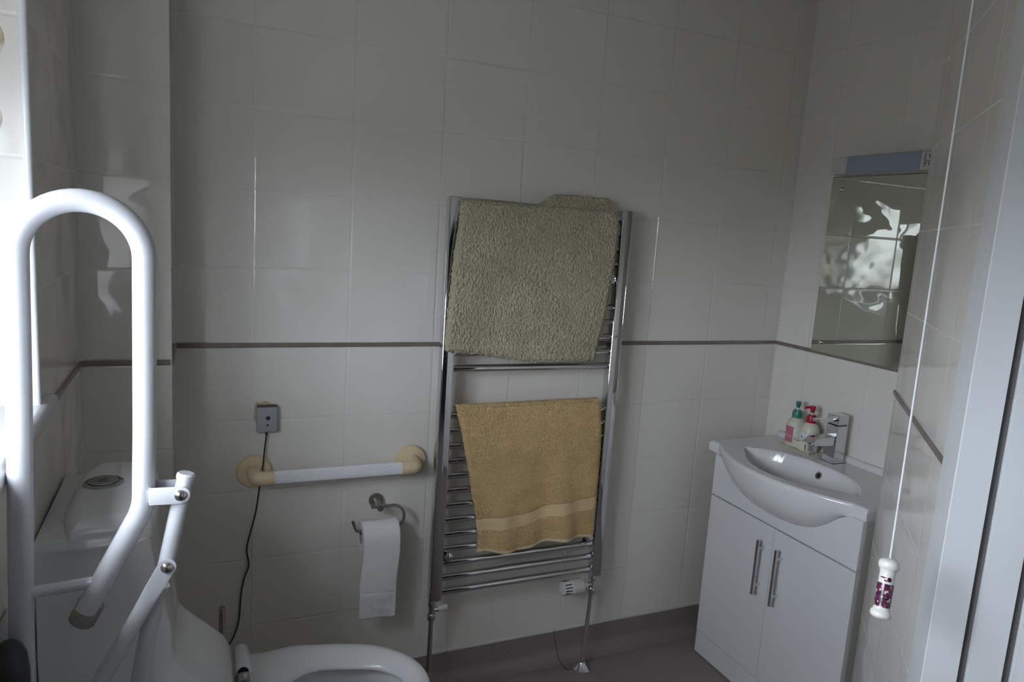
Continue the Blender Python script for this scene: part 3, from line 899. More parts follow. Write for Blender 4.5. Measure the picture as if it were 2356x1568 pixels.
# cistern lid: flat border at the wall, raised dome to the front
bm = B()
LX0, LX1, LH = XL + 0.003, -0.214, 0.162
NXl, NYl = 90, 150
top = []
def lid_front(y):
    s_ = (y - TYC) / LH
    return LX1 + 0.014 * (1 - s_ * s_) - 0.05 * max(0, abs(s_) - 0.78) ** 2 / 0.05
def lid_h(x, y, xf):
    dx = xf - x; dy = LH - abs(y - TYC)
    d = min(dx, dy)
    edge = 1 - sstep(0, 0.012, d)
    h = 0.938 - 0.012 * edge * edge
    # dome
    db = min(x - (LX0 + 0.026 + 0.022 * abs((y - TYC) / LH) ** 3), LH * 0.985 - abs(y - TYC), xf - x + 0.006)
    q = max(0.0, min(1.0, db / 0.030))
    h += 0.024 * math.sqrt(1 - (1 - q) ** 2) + 0.007 * (1 - ((y - TYC) / LH) ** 2) * sstep(0, 0.03, db)
    return h
for j in range(NYl + 1):
    y = TYC - LH + 2 * LH * j / NYl
    xf = lid_front(y)
    top.append([Vector((lerp(LX0, xf, i / NXl), y, lid_h(lerp(LX0, xf, i / NXl), y, xf))) for i in range(NXl + 1)])
G = grid(bm, top)
outline = [G[0][i] for i in range(NXl + 1)] + [G[j][NXl] for j in range(1, NYl + 1)] + [G[NYl][i] for i in range(NXl - 1, -1, -1)] + [G[j][0] for j in range(NYl - 1, 0, -1)]
low = [bm.verts.new((v.co.x, v.co.y, 0.921)) for v in outline]
for k in range(len(outline)):
    k2 = (k + 1) % len(outline)
    bm.faces.new((outline[k], outline[k2], low[k2], low[k]))
bm.faces.new(low)
lid = obj('cistern_lid', bm, M_CERAM, toi, smooth=70)
bm = B()
BX, BY, BZ = -0.291, -0.613, 0.9655
lathe(bm, (BX, BY, BZ - 0.004), (0, 0, 1), [(0.031, 0), (0.033, 0.004), (0.0325, 0.009), (0.029, 0.0115), (0.0265, 0.0115), (0.026, 0.0095), (0, 0.0095)], 48)
fb = obj('flush_plate', bm, M_BUTTON, lid)
bm = B()
lathe(bm, (BX, BY, BZ + 0.0045), (0, 0, 1), [(0.0245, 0), (0.0245, 0.0035), (0.0235, 0.0045), (0, 0.0048)], 48)
fb2 = obj('flush_button', bm, M_BUTTON, lid)
bm = B()
for (x0, y0, x1, y1) in ((-0.0065, -0.006, 0.0065, -0.0046), (-0.0065, 0.0046, 0.0065, 0.006), (-0.0065, -0.006, -0.005, 0.006), (0.005, -0.006, 0.0065, 0.006)):
    add_box(bm, (BX + x0, BY + y0, BZ + 0.0090), (BX + x1, BY + y1, BZ + 0.0098))
obj('button_mark', bm, M_BOXTOP, lid, smooth=0)
# pan: foot, bowl outside, rim, inside
bm = B()
def ell(cx_, ax_, ay_, z, p=2.3, n=56, fx=1.0):
    pts = []
    for k in range(n):
        a = 2 * PI * k / n; c, s = math.cos(a), math.sin(a)
        pts.append(Vector((cx_ + math.copysign(abs(c) ** (2 / p), c) * ax_, TYC + math.copysign(abs(s) ** (2 / p), s) * ay_, z)))
    return pts
loft(bm, [ell(-0.08, 0.22, 0.115, 0.0, 3), ell(-0.08, 0.22, 0.115, 0.02, 3), ell(-0.085, 0.205, 0.105, 0.06, 3), ell(-0.07, 0.21, 0.105, 0.16, 2.8), ell(-0.01, 0.26, 0.125, 0.26, 2.5),
          ell(0.045, 0.255, 0.160, 0.36, 2.4), ell(0.075, 0.235, 0.178, 0.43, 2.3), ell(0.080, 0.232, 0.180, 0.450, 2.3), ell(0.080, 0.228, 0.176, 0.455, 2.3),
          ell(0.115, 0.170, 0.128, 0.455, 2.2), ell(0.115, 0.164, 0.122, 0.450, 2.2), ell(0.115, 0.166, 0.124, 0.42, 2.2), ell(0.110, 0.150, 0.112, 0.34, 2.1), ell(0.10, 0.105, 0.085, 0.26, 2.0), ell(0.09, 0.055, 0.05, 0.21, 2.0)])
obj('pan', bm, M_CERAM, toi, smooth=60)
# ring seat
half_o = [(-0.052, 0.0), (-0.052, 0.10), (-0.052, 0.175), (-0.045, 0.198), (-0.030, 0.197), (-0.008, 0.194), (0.025, 0.1975), (0.066, 0.200), (0.108, 0.190), (0.171, 0.1735), (0.234, 0.150), (0.2727, 0.1215), (0.3067, 0.079), (0.3235, 0.038), (0.3285, 0.0)]
half_i = [(0.020, 0.0), (0.024, 0.045), (0.040, 0.080), (0.066, 0.101), (0.098, 0.110), (0.157, 0.098), (0.225, 0.074), (0.258, 0.046), (0.272, 0.020), (0.275, 0.0)]
def closed_curve(half, n=10):
    up = smooth_path([(a, b, 0) for a, b in half], n)
    up[0].y = 0; up[-1].y = 0
    lo_ = [Vector((p.x, -p.y, 0)) for p in up[::-1]][1:-1]
    return up + lo_
def resample_polar(curve, c, n):
    out = []
    m = len(curve)
    for k in range(n):
        a = PI - 2 * PI * k / n; d = Vector((math.cos(a), math.sin(a)))
        best = None
        for i in range(m):
            p = curve[i] - c; q = curve[(i + 1) % m] - c
            e = q - p; den = d.x * e.y - d.y * e.x
            if abs(den) < 1e-12: continue
            t = (p.x * e.y - p.y * e.x) / den; s_ = (p.x * d.y - p.y * d.x) / den
            if t > 0 and -1e-6 <= s_ <= 1 + 1e-6 and (best is None or t > best): best = t
        out.append(c + Vector((d.x, d.y, 0)) * best)
    return out
cc = Vector((0.14, 0, 0)); NS = 120
oc = resample_polar(closed_curve(half_o), cc, NS); ic = resample_polar(closed_curve(half_i), cc, NS)
bm = B(); rings = []
def seat_ring(t, z, off=0.0):
    return [Vector((lerp(o.x, i.x, t), TYC + lerp(o.y, i.y, t), z)) for o, i in zip(oc, ic)]
for t, z in ((0.03, 0.457), (0.0, 0.461), (0.0, 0.468), (0.03, 0.474), (0.12, 0.4785), (0.35, 0.4805), (0.60, 0.4790), (0.78, 0.4745), (0.90, 0.469), (1.0, 0.464), (1.02, 0.458), (0.97, 0.455), (0.03, 0.457)):
    rings.append(seat_ring(t, z))
loft(bm, rings, cap0=False, cap1=False)
seat = obj('seat', bm, M_SEAT, toi, smooth=70)
for y0, y1 in ((-0.418, -0.505), (-0.735, -0.822)):
    bm = B(); ym = y0
    tube(bm, [(-0.050, y0, 0.484), (-0.050, y0 - 0.004, 0.484), (-0.050, y1 + 0.004, 0.484), (-0.050, y1, 0.484)], 0.016, 24, radii=[0.0135, 0.016, 0.016, 0.0145])
    add_box(bm, (-0.064, y1, 0.462), (-0.032, y0, 0.483), 0.004)
    hg = obj('hinge', bm, M_SEAT, toi)
    yy = y1 if y0 > -0.6 else y0
    sg = -1 if y0 > -0.6 else 1
    bm = B(); lathe(bm, (-0.050, yy, 0.484), (0, sg, 0), [(0.0115, 0.0), (0.0115, 0.0006), (0, 0.0006)], 24); obj('hinge_socket', bm, M_BLACK, hg)
    bm = B(); lathe(bm, (-0.050, yy, 0.477), (0, sg, 0), [(0.0, 0.001), (0.0125, 0.001), (0.013, 0.004), (0.013, 0.030), (0.011, 0.033), (0, 0.033)], 24); obj('hinge_cap', bm, M_BUTTON, hg)

# toilet brush standing by the wall behind the pan
tb = thing('toilet_brush', 'slim steel toilet brush handle standing behind the toilet', 'toilet brush', (-0.0785, -0.115, 0.0))
bm = B(); lathe(bm, (-0.0785, -0.115, 0.0), (0, 0, 1), [(0.0, 0), (0.045, 0), (0.047, 0.004), (0.045, 0.17), (0.043, 0.172), (0.041, 0.17), (0.041, 0.01), (0, 0.01)], 36); obj('holder', bm, M_STEEL, tb)
bm = B(); tube(bm, [(-0.0785, -0.115, 0.05), (-0.0785, -0.115, 0.425), (-0.0785, -0.115, 0.428)], 0.0085, 20, radii=[0.0085, 0.0085, 0.0072]); obj('handle', bm, M_STEEL, tb)
bm = B(); lathe(bm, (-0.0785, -0.115, 0.02), (0, 0, 1), [(0, 0), (0.03, 0.01), (0.036, 0.04), (0.03, 0.08), (0.01, 0.09), (0, 0.09)], 24); obj('brush_head', bm, M_LABELW, tb)

# ================================================================= DROP DOWN RAIL
RYD = -1.0
dr = thing('drop_down_rail', 'white drop down support rail folded upright beside the toilet', 'support rail', (XL, RYD, 0.80))
TRr = 0.0139
bm = B()
path = [V(-0.3495, RYD, 0.70), V(-0.346, RYD, 0.86), V(-0.3425, RYD, 0.99), V(-0.3375, RYD, 1.20), V(-0.3345, RYD, 1.39)]
path = smooth_path(path, 5)
cxr, czr = -0.2675, 1.392
for k in range(1, 24):
    a = PI - PI * k / 24
    path.append(V(cxr + 0.067 * math.cos(a), RYD, czr + 0.0665 * math.sin(a)))
path += [V(-0.2005, RYD, 1.392), V(-0.202, RYD, 1.25)]
path += [V(p.x, RYD, p.z) for p in round_corners([(-0.203, RYD, 1.17), (-0.2055, RYD, 1.068), (-0.2735, RYD, 0.934)], 0.075, 12)]
tube(bm, path, TRr, 28)
loopo = obj('loop_tube', bm, M_RAILW, dr, smooth=60)
bm = B(); tube(bm, [(-0.338, RYD, 0.968), (-0.332, RYD, 0.9685), (-0.262, RYD, 0.972), (-0.252, RYD, 0.973)], 0.0075, 18, radii=[0.0115, 0.0078, 0.0075, 0.010]); obj('cross_bar', bm, M_RAILW, dr)
bm = B()
ax_ = V(-0.068, 0, -0.134).normalized()
p0 = V(-0.268, RYD + 0.006, 0.940)
tube(bm, [p0, p0 + ax_ * 0.026, p0 + ax_ * 0.029], 0.0165, 22, radii=[0.0165, 0.0165, 0.0145]); obj('buffer', bm, M_RUBBER, dr)
# strap bracket
bm = B()
def strap(y):
    poly = [(-0.1975, 1.0755), (-0.1975, 1.0985), (-0.164, 1.0975)]
    for k in range(9):
        a = PI / 2 - PI * k / 8
        poly.append((-0.161 + 0.0115 * math.cos(a), 1.0860 + 0.0115 * math.sin(a)))
    poly += [(-0.164, 1.0745)]
    prism(bm, poly, y - 0.0012, y + 0.0012, lambda a, b, d: V(a, d, b), 0.0005)
strap(RYD - 0.0150); strap(RYD + 0.0150)
add_box(bm, (-0.1985, RYD - 0.0160, 1.0755), (-0.1955, RYD + 0.0160, 1.0985), 0.0012)
add_box(bm, (-0.209, RYD - 0.0135, 1.077), (-0.1955, RYD + 0.0135, 1.097), 0.003)
stp = obj('strap_bracket', bm, M_RAILW, dr)
def dome(bm, c, r):
    lathe(bm, c, (0, -1, 0), [(r, 0), (r, 0.0006)] + [(r * math.cos(a), 0.0006 + 0.7 * r * math.sin(a)) for a in [PI / 2 * k / 8 for k in range(1, 9)]], 28)
bm = B(); dome(bm, (-0.1615, RYD - 0.0160, 1.0860), 0.0076); obj('bolt', bm, M_BOLT, stp)
# upper leg tube hanging from the bracket
bm = B(); tube(bm, [(-0.1555, RYD, 1.1035), (-0.1565, RYD, 1.098), (-0.1795, RYD, 0.983)], 0.0108, 24); lg = obj('leg', bm, M_RAILW, dr)
bm = B(); ea = V(0.024, 0, 0.1205).normalized(); tube(bm, [V(-0.1556, RYD, 1.1033), V(-0.1556, RYD, 1.1033) + ea * 0.0055, V(-0.1556, RYD, 1.1033) + ea * 0.0075], 0.0118, 24, radii=[0.0118, 0.0118, 0.0095]); obj('end_cap', bm, M_RAILW, lg)
# lower folding link with flattened end
bm = B()
A_ = V(-0.1785, RYD - 0.0125, 0.9865); Bv = V(-0.3025, RYD - 0.006, 0.752)
dv = (Bv - A_).normalized(); nv = V(dv.z, 0, -dv.x).normalized()
sec = []
for t, w, th2 in ((0.0, 0.0115, 0.0013), (0.02, 0.0115, 0.0013), (0.034, 0.0115, 0.0016), (0.050, 0.0112, 0.005), (0.066, 0.0108, 0.0085), (0.085, 0.0105, 0.0102), (0.263, 0.0105, 0.0105)):
    c = A_ + dv * t; ringp = []
    for k in range(24):
        a = 2 * PI * k / 24; cs, sn = math.cos(a), math.sin(a)
        p_ = 0.35 if th2 < 0.004 else 1.0
        ringp.append(c + nv * (math.copysign(abs(cs) ** p_, cs) * w) + V(0, math.copysign(abs(sn) ** p_, sn) * th2, 0))
    sec.append(ringp)
loft(bm, sec)
lathe(bm, (A_.x, A_.y + 0.0013, A_.z), (0, -1, 0), [(0.0115, 0), (0.0115, 0.0026), (0, 0.0026)], 28)
lk = obj('lower_link', bm, M_RAILW, dr)
bm = B(); dome(bm, (A_.x, A_.y - 0.0014, A_.z), 0.0077); obj('bolt', bm, M_BOLT, lk)
# added white tube behind the link, not a known part
bm = B()
tube(bm, smooth_path([(-0.186, RYD + 0.004, 0.955), (-0.1955, RYD + 0.006, 0.925), (-0.2005, RYD + 0.008, 0.895), (-0.2135, RYD + 0.012, 0.815), (-0.227, RYD + 0.014, 0.73)], 6), 0.0115, 22)
obj('added_rear_tube', bm, M_RAILW, dr)
# wall plate and black pivot cover
bm = B(); add_box(bm, (XL + 0.0005, RYD - 0.055, 0.66), (XL + 0.008, RYD + 0.055, 0.925), 0.003)
add_box(bm, (XL + 0.006, RYD - 0.022, 0.69), (XL + 0.030, RYD + 0.022, 0.80), 0.004)
obj('wall_plate', bm, M_RAILW, dr)
bm = B()
lathe(bm, (-0.3495, RYD - 0.047, 0.932), (0, 0, -1), [(0, 0), (0.008, 0.0015), (0.0145, 0.007), (0.0190, 0.018), (0.0212, 0.04), (0.0215, 0.14), (0, 0.14)], 32)
add_box(bm, (-0.362, RYD - 0.060, 0.775), (-0.338, RYD - 0.010, 0.80), 0.003)
obj('pivot_cover', bm, M_BLACK, dr)

# ================================================================= VANITY UNIT
VX = 1.505; VY0, VY1 = -0.1225, -0.7255
van = thing('vanity_unit', 'white gloss two door vanity cabinet under the basin', 'cabinet', (1.66, -0.424, 0.0))
bm = B()
add_box(bm, (VX + 0.0175, VY1, 0.0), (XR - 0.006, VY1 + 0.016, 0.742), 0.0008)
add_box(bm, (VX + 0.0175, VY0 - 0.016, 0.0), (XR - 0.006, VY0, 0.742), 0.0008)
add_box(bm, (VX + 0.02, VY1 + 0.016, 0.085), (XR - 0.006, VY0 - 0.016, 0.10))
add_box(bm, (XR - 0.014, VY1 + 0.016, 0.10), (XR - 0.006, VY0 - 0.016, 0.60))
obj('carcass', bm, M_CABSHADE, van, smooth=0)
bm = B()
BELLY = [(-0.074, 0.7405), (-0.120, 0.7395), (-0.150, 0.733), (-0.175, 0.716), (-0.205, 0.690), (-0.249, 0.663), (-0.30, 0.646), (-0.354, 0.637), (-0.44, 0.6325), (-0.50, 0.637), (-0.545, 0.6475), (-0.575, 0.661), (-0.608, 0.683), (-0.634, 0.706), (-0.656, 0.724), (-0.681, 0.737), (-0.7275, 0.7405)]
def belly_z(y):
    for (y0, z0), (y1, z1) in zip(BELLY, BELLY[1:]):
        if y >= y1: return lerp(z0, z1, (y0 - y) / (y0 - y1))
    return BELLY[-1][1]
cut = [(yy, belly_z(yy)) for yy in [-0.1235 - (0.7245 - 0.1235) * k / 60 for k in range(61)]]
poly = [(VY0, 0.597), (VY0, 0.738)] + [(a, b + 0.0015) for a, b in cut] + [(VY1, 0.738), (VY1, 0.597)]
prism(bm, poly, VX, VX + 0.016, lambda a, b, d: V(d, a, b), 0.0008)
obj('fascia_panel', bm, M_CABINET, van, smooth=20)
bm = B(); add_box(bm, (VX + 0.0005, VY1, 0.003), (VX + 0.016, VY0, 0.0835), 0.0008); obj('plinth', bm, M_CABINET, van, smooth=0)
VM = (VY0 + VY1) / 2
for y0, y1, hy in ((VM + 0.0008, VY0, -0.389), (VY1, VM - 0.0008, -0.466)):
    bm = B(); add_box(bm, (VX, y0, 0.0855), (VX + 0.016, y1, 0.5925), 0.0008); dd = obj('door', bm, M_CABINET, van, smooth=0)
    bm = B(); tube(bm, [(VX - 0.027, hy, 0.362), (VX - 0.027, hy, 0.3625), (VX - 0.027, hy, 0.5445), (VX - 0.027, hy, 0.545)], 0.006, 18, radii=[0.0055, 0.006, 0.006, 0.0055])
    for zz in (0.392, 0.514): tube(bm, [(VX - 0.027, hy, zz), (VX, hy, zz)], 0.0048, 14)
    obj('handle', bm, M_CHROME, dd)

# ================================================================= BASIN
bas = thing('basin', 'white ceramic bow fronted washbasin on the vanity cabinet', 'basin', (1.65, -0.40, 0.74))
BZT, BY0, BY1 = 0.775, -0.074, -0.7275
BYC = (BY0 + BY1) / 2
def bulge(y):
    s_ = abs(y - BYC) / ((BY0 - BY1) / 2)
    return 1 - sstep(0.0, 1.0, (s_ - 0.02) / 0.88) if s_ > 0.02 else 1.0
def bow(y):
    s_ = min(1.0, abs(y - BYC) / ((BY0 - BY1) / 2))
    return max(0.0, math.cos(min(1, s_ / 0.84) * PI / 2)) ** 0.85
def front_x(y): return 1.512 - 0.092 * bow(y)
def bowl_depth(x, y):
    ylim = 0.234; sy = (y - (-0.408)) / ylim
    if abs(sy) >= 1: return 0.0
    xb = 1.700 - 0.105 * abs(sy) ** 4
    xf = front_x(y) + 0.040 + 0.035 * abs(sy) ** 3
    if xf >= xb: return 0.0
    m = (xf + xb) / 2; hw = (xb - xf) / 2
    sx = (x - m) / hw
    if abs(sx) >= 1: return 0.0
    r = min(1.0, (abs(sx) ** 2.3 + abs(sy) ** 2.3) ** (1 / 2.3))
    return 0.112 * max(0.0, 1 - r ** 3.2) ** 0.85
NYb, NXb = 150, 110
P = []
for j in range(NYb + 1):
    y = lerp(BY0, BY1, j / NYb)
    xf = front_x(y); row = []
    for i in range(NXb + 1):
        t = i / NXb
        x = lerp(XR - 0.001, xf, t)
        z = BZT - bowl_depth(x, y)
        dxb = (XR - 0.001) - x
        z += 0.017 * (1 - sstep(0.012, 0.022, dxb))                       # upstand against the wall
        ed = min(x - xf, BY0 - y, y - BY1)
        if ed < 0.008: z -= 0.008 * (1 - math.sqrt(max(0, 1 - ((0.008 - ed) / 0.008) ** 2)))
        row.append(V(x, y, z))
    # outside: round over, then belly down and back
    depth = 0.008 + (BZT - 0.008 - belly_z(y)) / (0.955 if bow(y) > 0.3 else lerp(1.0, 0.955, bow(y) / 0.3))
    back = 1.545
    for k in range(1, 25):
        s_ = k / 24
        a = s_ * PI / 2
        bx = xf + (back - xf) * (1 - math.cos(a)) ** 1.15 if bow(y) > 0.02 else lerp(xf, back, max(0, (s_ - 0.5) * 2))
        bz = BZT - 0.008 - (depth - 0.008) * (math.sin(a) if bow(y) > 0.02 else min(1, s_ * 2))
        w = min(1, bow(y) / 0.25)
        sx2 = lerp(xf, back, max(0, (s_ - 0.5) * 2)); sz2 = BZT - 0.008 - (depth - 0.008) * min(1, s_ * 2)
        row.append(V(lerp(sx2, bx, w), y, lerp(sz2, bz, w)))
    row.append(V(XR - 0.002, y, row[-1].z))
    P.append(row)
bm = B(); G = grid(bm, P)
bm.faces.new(G[0][::-1]); bm.faces.new(G[-1])
obj('bowl', bm, M_CERAM, bas, smooth=60)
bm = B()
oc_ = V(1.689, -0.400, 0.7415); on = V(-0.92, 0, 0.39).normalized()
lathe(bm, oc_ - on * 0.002, on, [(0.0085, 0.0), (0.0085, 0.003), (0.0125, 0.004), (0.0130, 0.002), (0.0130, 0.0)], 28)
ov = obj('overflow_ring', bm, M_CHROME, bas)
bm = B(); lathe(bm, oc_ - on * 0.002, on, [(0.0088, 0.0), (0.0088, 0.0024), (0, 0.0024)], 24); obj('overflow_hole', bm, M_BLACK, ov)
bm = B(); lathe(bm, (1.58, -0.41, 0.6625), (0, 0, 1), [(0, 0), (0.030, 0), (0.031, 0.002), (0.024, 0.005), (0, 0.006)], 32); obj('waste', bm, M_CHROME, bas)

# ================================================================= TAP
tap = thing('mixer_tap', 'square chrome mixer tap standing on the basin ledge', 'tap', (1.774, -0.371, BZT))
TX0, TX1, TY0, TY1 = 1.751, 1.797, -0.394, -0.348
bm = B()
add_box(bm, (TX0 - 0.004, TY0 - 0.004, BZT), (TX1 + 0.004, TY1 + 0.004, BZT + 0.006), 0.0012)
add_box(bm, (TX0, TY0, BZT + 0.004), (TX1, TY1, 0.899), 0.0015)
obj('body', bm, M_CHROME, tap, smooth=20)
bm = B()
poly = [(TX0 + 0.002, 0.864), (1.672, 0.862), (1.650, 0.848), (1.668, 0.838), (TX0 + 0.002, 0.833)]
prism(bm, poly, -0.394 + 0.004, -0.348 - 0.004, lambda a, b, d: V(a, d, b), 0.0012)
sp = obj('spout', bm, M_CHROME, tap, smooth=20)
bm = B(); lathe(bm, (1.671, -0.371, 0.843), (0.18, 0, -1), [(0, 0), (0.0115, 0), (0.0125, 0.004), (0.0125, 0.018), (0.0135, 0.019), (0.0135, 0.024), (0.0105, 0.025), (0.010, 0.020), (0, 0.020)], 28); obj('aerator', bm, M_CHROME, sp)
bm = B(); add_box(bm, (TX0, TY0, 0.9025), (TX1, TY1, 0.934), 0.0015)
hd = obj('handle_block', bm, M_CHROME, tap, smooth=20)
bm = B(); add_box(bm, (1.676, TY0 + 0.009, 0.9125), (TX0 + 0.001, TY1 - 0.009, 0.9225), 0.0015); obj('lever', bm, M_CHROME, hd, smooth=20)
bm = B(); add_box(bm, (TX0 + 0.003, TY0 + 0.003, 0.8985), (TX1 - 0.003, TY1 - 0.003, 0.903)); obj('shadow_gap', bm, M_BLACK, tap, smooth=0)
bm = B(); add_box(bm, (TX0 - 0.006, TY0 - 0.006, BZT - 0.0005), (TX1 + 0.006, TY1 + 0.006, BZT + 0.0012), 0.0004); obj('base_dark_strip', bm, M_BLACK, tap, smooth=0)  # thin black strip round the foot of the tap

# ================================================================= BOTTLES AND RACK
def bottle(name, label, x, y, z, pump, rad, hb, htot, spout_dir, labels):
    t = thing(name, label, 'soap bottle', (x, y, z), 'pump bottles in the wire rack')
    bm = B()
    lathe(bm, (x, y, z), (0, 0, 1), [(0, 0), (rad * 0.90, 0.0), (rad, 0.006), (rad, hb * 0.70), (rad * 0.96, hb * 0.78), (rad * 0.78, hb * 0.91), (rad * 0.52, hb * 0.99), (rad * 0.46, hb), (rad * 0.44, hb + 0.004), (0, hb + 0.004)], 40)
    bd = obj('bottle_body', bm, M_CREAMBOT, t, smooth=50)
    for (a0, a1, z0, z1, m_) in labels:
        bm = B(); n = 24; uvl = bm.loops.layers.uv.new('UVMap')
        vs = []
        for i in range(n + 1):
            a = lerp(a0, a1, i / n)
            c = V(math.cos(a), math.sin(a), 0)
            vs.append([bm.verts.new(V(x, y, z) + c * (rad + 0.0005) + V(0, 0, z0)), bm.verts.new(V(x, y, z) + c * (rad + 0.0005) + V(0, 0, z1))])
        for i in range(n):
            f = bm.faces.new((vs[i][0], vs[i + 1][0], vs[i + 1][1], vs[i][1]))
            uv = [(i / n, 0), ((i + 1) / n, 0), ((i + 1) / n, 1), (i / n, 1)]
            for lp, w in zip(f.loops, uv): lp[uvl].uv = w
        obj('label_print', bm, m_, bd, recalc=False)
    bm = B()
    h = hb + 0.001
    lathe(bm, (x, y, z + h), (0, 0, 1), [(0, 0), (rad * 0.53, 0), (rad * 0.55, 0.003), (rad * 0.53, 0.019), (rad * 0.50, 0.021), (rad * 0.50, 0.0225), (rad * 0.38, 0.023), (rad * 0.36, 0.027), (0, 0.027)], 36)
    obj('collar', bm, pump, t)
    bm = B(); tube(bm, [(x, y, z + h + 0.025), (x, y, z + h + 0.036)], 0.0042, 14); obj('stem', bm, M_LABELW, t)
    bm = B(); h2 = h + 0.034
    lathe(bm, (x, y, z + h2), (0, 0, 1), [(0, 0), (0.006, 0), (0.0065, 0.003), (0.0085, 0.011), (0.0095, 0.019), (0.0088, 0.0225), (0, 0.0232)], 28)
    d = V(math.cos(spout_dir), math.sin(spout_dir), 0); c = V(x, y, z + h2 + 0.018)
    tube(bm, [c, c + d * 0.014, c + d * 0.022 - V(0, 0, 0.0012), c + d * 0.029 - V(0, 0, 0.005)], 0.004, 12, radii=[0.005, 0.0045, 0.004, 0.003])
    obj('pump_head', bm, pump, t)
    return t
bottle('soap_bottle', 'cream pump bottle with teal cap and magenta lattice label', 1.770, -0.205, 0.7795, M_TEAL, 0.031, 0.098, 0.165, PI * 1.22,
       [(PI * 0.80, PI * 1.18, 0.014, 0.070, M_LATTICE), (PI * 1.18, PI * 1.44, 0.014, 0.024, M_LATTICE), (PI * 1.19, PI * 1.55, 0.026, 0.070, M_LABELW)])
bottle('soap_bottle', 'cream pump bottle with red cap and floral dotted label beside the tap', 1.768, -0.270, 0.7795, M_RED, 0.031, 0.098, 0.165, PI * 0.88,
       [(PI * 0.72, PI * 1.62, 0.010, 0.066, M_FLORAL)])
rk = thing('wire_rack', 'cream wire rack holding two pump bottles on the basin ledge', 'rack', (1.768, -0.239, BZT))
X0, X1, Y0, Y1 = 1.7305, 1.806, -0.307, -0.169
zb, zt = 0.7765, 0.818
bm = B()
def wire(a, b, r=0.0011): tube(bm, [a, b], r, 8)
for zz in (zb, zt):
    for a, b in (((X0, Y0), (X1, Y0)), ((X1, Y0), (X1, Y1)), ((X1, Y1), (X0, Y1)), ((X0, Y1), (X0, Y0))): wire((*a, zz), (*b, zz))
for k in range(1, 6): wire((lerp(X0, X1, k / 6), Y0, zb), (lerp(X0, X1, k / 6), Y1, zb))
for (x, y) in ((X0, Y0), (X1, Y0), (X1, Y1), (X0, Y1), (X0, -0.239), (X1, -0.239), (1.768, Y0), (1.768, Y1)): wire((x, y, zb), (x, y, zt))
obj('wire_frame', bm, M_WIRE, rk)
bm = B(); add_box(bm, (X0 - 0.0025, -0.292, 0.7875), (X0 - 0.0012, -0.237, 0.812), 0.0004); obj('name_plate', bm, M_CREAMBOT, rk)

# ================================================================= MIRROR + LIGHT
mir = thing('wall_mirror', 'frameless rectangular mirror screwed to the tiles above the basin', 'mirror', (XR, -0.375, 1.40))
bm = B(); add_box(bm, (XR - 0.006, -0.58, 1.110), (XR - 0.001, -0.171, 1.699))
for f in bm.faces:
    f.normal_update()
    f.material_index = 0 if abs(f.normal.x) > 0.9 else 1
obj('glass', bm, [M_MIRROR, M_MEDGE], mir, smooth=0)
bm = B(); add_box(bm, (XR - 0.0035, -0.5825, 1.1075), (XR - 0.0007, -0.1685, 1.7015)); obj('backing', bm, M_MEDGE, mir, smooth=0)
for y, z in ((-0.211, 1.659), (-0.209, 1.143), (-0.54, 1.659), (-0.54, 1.143)):
    bm = B(); lathe(bm, (XR - 0.006, y, z), (-1, 0, 0), [(0.0065, 0), (0.007, 0.002), (0.006, 0.005), (0.003, 0.007), (0, 0.0073)], 24); obj('screw_cap', bm, M_CHROME, mir)
ml = thing('mirror_light', 'slim pale wall light with blue grey diffuser and shaver socket above mirror', 'light', (XR, -0.395, 1.735))
LXF = 1.775; LYA, LYB, LZ0, LZ1 = -0.205, -0.630, 1.7035, 1.7565
bm = B(); add_box(bm, (LXF + 0.004, LYB, LZ0), (XR - 0.0005, LYA, LZ1), 0.003); obj('housing', bm, M_LIGHTBODY, ml)
bm = B(); add_box(bm, (LXF - 0.001, -0.525, LZ0 + 0.0005), (LXF + 0.03, -0.268, LZ1 + 0.001), 0.002); obj('diffuser', bm, M_DIFFUSER, ml)
bm = B(); add_box(bm, (LXF + 0.0015, -0.618, LZ0 + 0.007), (LXF + 0.006, -0.540, LZ1 - 0.003), 0.003); sk = obj('shaver_socket', bm, M_LIGHTBODY, ml)
def mark(y0, y1, z0, z1):
    bm = B(); add_box(bm, (LXF + 0.0008, y0, z0), (LXF + 0.002, y1, z1)); obj('socket_mark', bm, M_BLACK, sk, smooth=0)
mark(-0.562, -0.551, 1.7435, 1.7455); mark(-0.5575, -0.5545, 1.736, 1.7435)
mark(-0.5475, -0.5455, 1.727, 1.731); mark(-0.5475, -0.5455, 1.720, 1.724)
mark(-0.559, -0.551, 1.7270, 1.7290); mark(-0.559, -0.553, 1.7225, 1.7245); mark(-0.5575, -0.5545, 1.716, 1.7225)
mark(-0.601, -0.598, 1.716, 1.732); mark(-0.586, -0.583, 1.716, 1.732)
mark(-0.5415, -0.5405, 1.714, 1.7505)

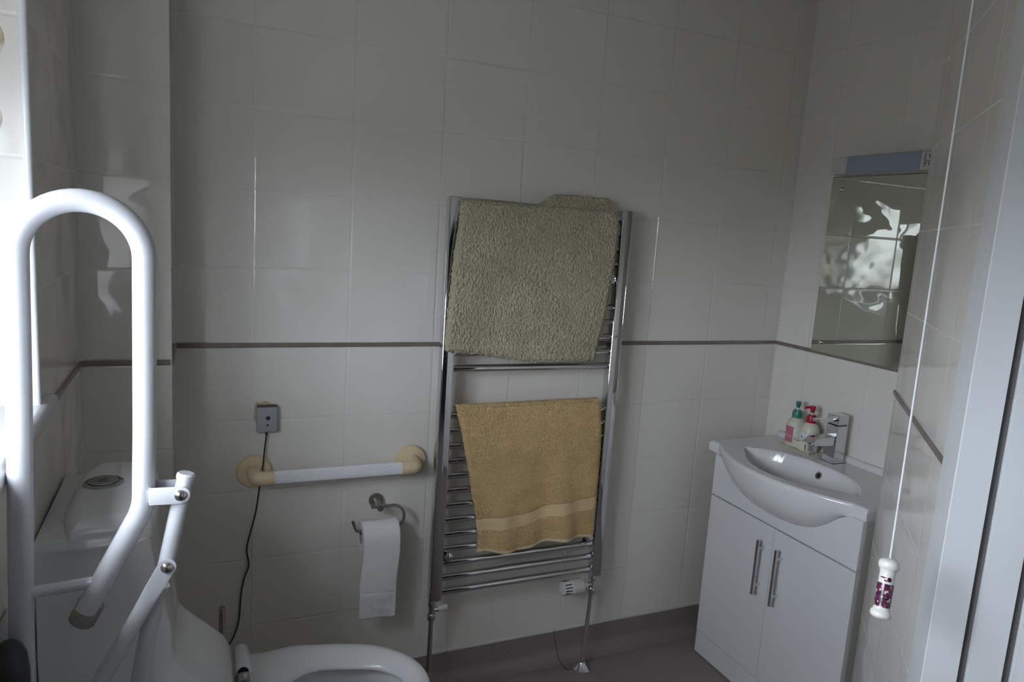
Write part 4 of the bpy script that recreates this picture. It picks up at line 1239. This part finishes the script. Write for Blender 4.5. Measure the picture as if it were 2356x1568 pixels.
# ================================================================= PULL CORD
CT = V(0.8045, -1.3205, 1.010)
pc = thing('pull_cord', 'white pull cord with a china toggle painted with a purple flower', 'pull cord', (0.815, -1.31, CEIL))
top_ = V(0.8427, -1.2845, CEIL)
bm = B(); lathe(bm, top_, (0, 0, -1), [(0, 0), (0.04, 0), (0.04, 0.018), (0.034, 0.03), (0.01, 0.034), (0, 0.034)], 32); obj('ceiling_switch', bm, M_PVC, pc)
bm = B(); tube(bm, [top_ - V(0, 0, 0.03), CT], 0.0016, 8); obj('cord', bm, M_CORD, pc)
axd = V(-0.022, -0.014, -0.085).normalized()
LT = 0.090
def toggle_r(h):
    t = h / LT
    tab = [(0.0, 0.006), (0.02, 0.016), (0.06, 0.0215), (0.11, 0.0225), (0.15, 0.0215), (0.19, 0.0170), (0.24, 0.0162), (0.5, 0.0168), (0.78, 0.0165), (0.83, 0.0175), (0.87, 0.0215), (0.91, 0.0228), (0.95, 0.0215), (0.985, 0.015), (1.0, 0.006)]
    return 0.66 * interp(tab, t)
bm = B(); n = 60
lathe(bm, CT, axd, [(0, 0)] + [(toggle_r(LT * k / n), LT * k / n) for k in range(n + 1)] + [(0, LT)], 36)
tg = obj('toggle', bm, M_PULL, pc, smooth=70)
bm = B()
lathe(bm, CT, axd, [(toggle_r(h) + 0.0003, h) for h in [LT * lerp(0.41, 0.79, k / 12) for k in range(13)]], 36)
bm.faces.ensure_lookup_table()
bmesh.ops.delete(bm, geom=[f for f in bm.faces if len(f.verts) > 4], context='FACES')
obj('flower_transfer', bm, M_PURPLE, tg, smooth=70, recalc=False)
bm = B()
# smaller sprig above the flower, wrapped on the china surface
fx = (-axd.cross(V(0, 0, 1))).normalized()
nrm = V(-0.58, -0.42, 0.0); nrm = (nrm - axd * nrm.dot(axd)).normalized(); sd = axd.cross(nrm)
for (a0, h0, ra_, rh) in ((-0.35, 0.0375, 0.30, 0.0042), (0.45, 0.0355, 0.42, 0.0016), (0.1, 0.0400, 0.22, 0.0022)):
    cvs = []
    for k in range(18):
        th3 = 2 * PI * k / 18
        a = a0 + ra_ * math.cos(th3); h = (h0 + rh * math.sin(th3)) * LT / 0.112
        cvs.append(bm.verts.new(CT + axd * h + (nrm * math.cos(a) + sd * math.sin(a)) * (toggle_r(h) + 0.0004)))
    bm.faces.new(cvs)
obj('sprig_transfer', bm, M_PURPLE, tg, smooth=70, recalc=False)
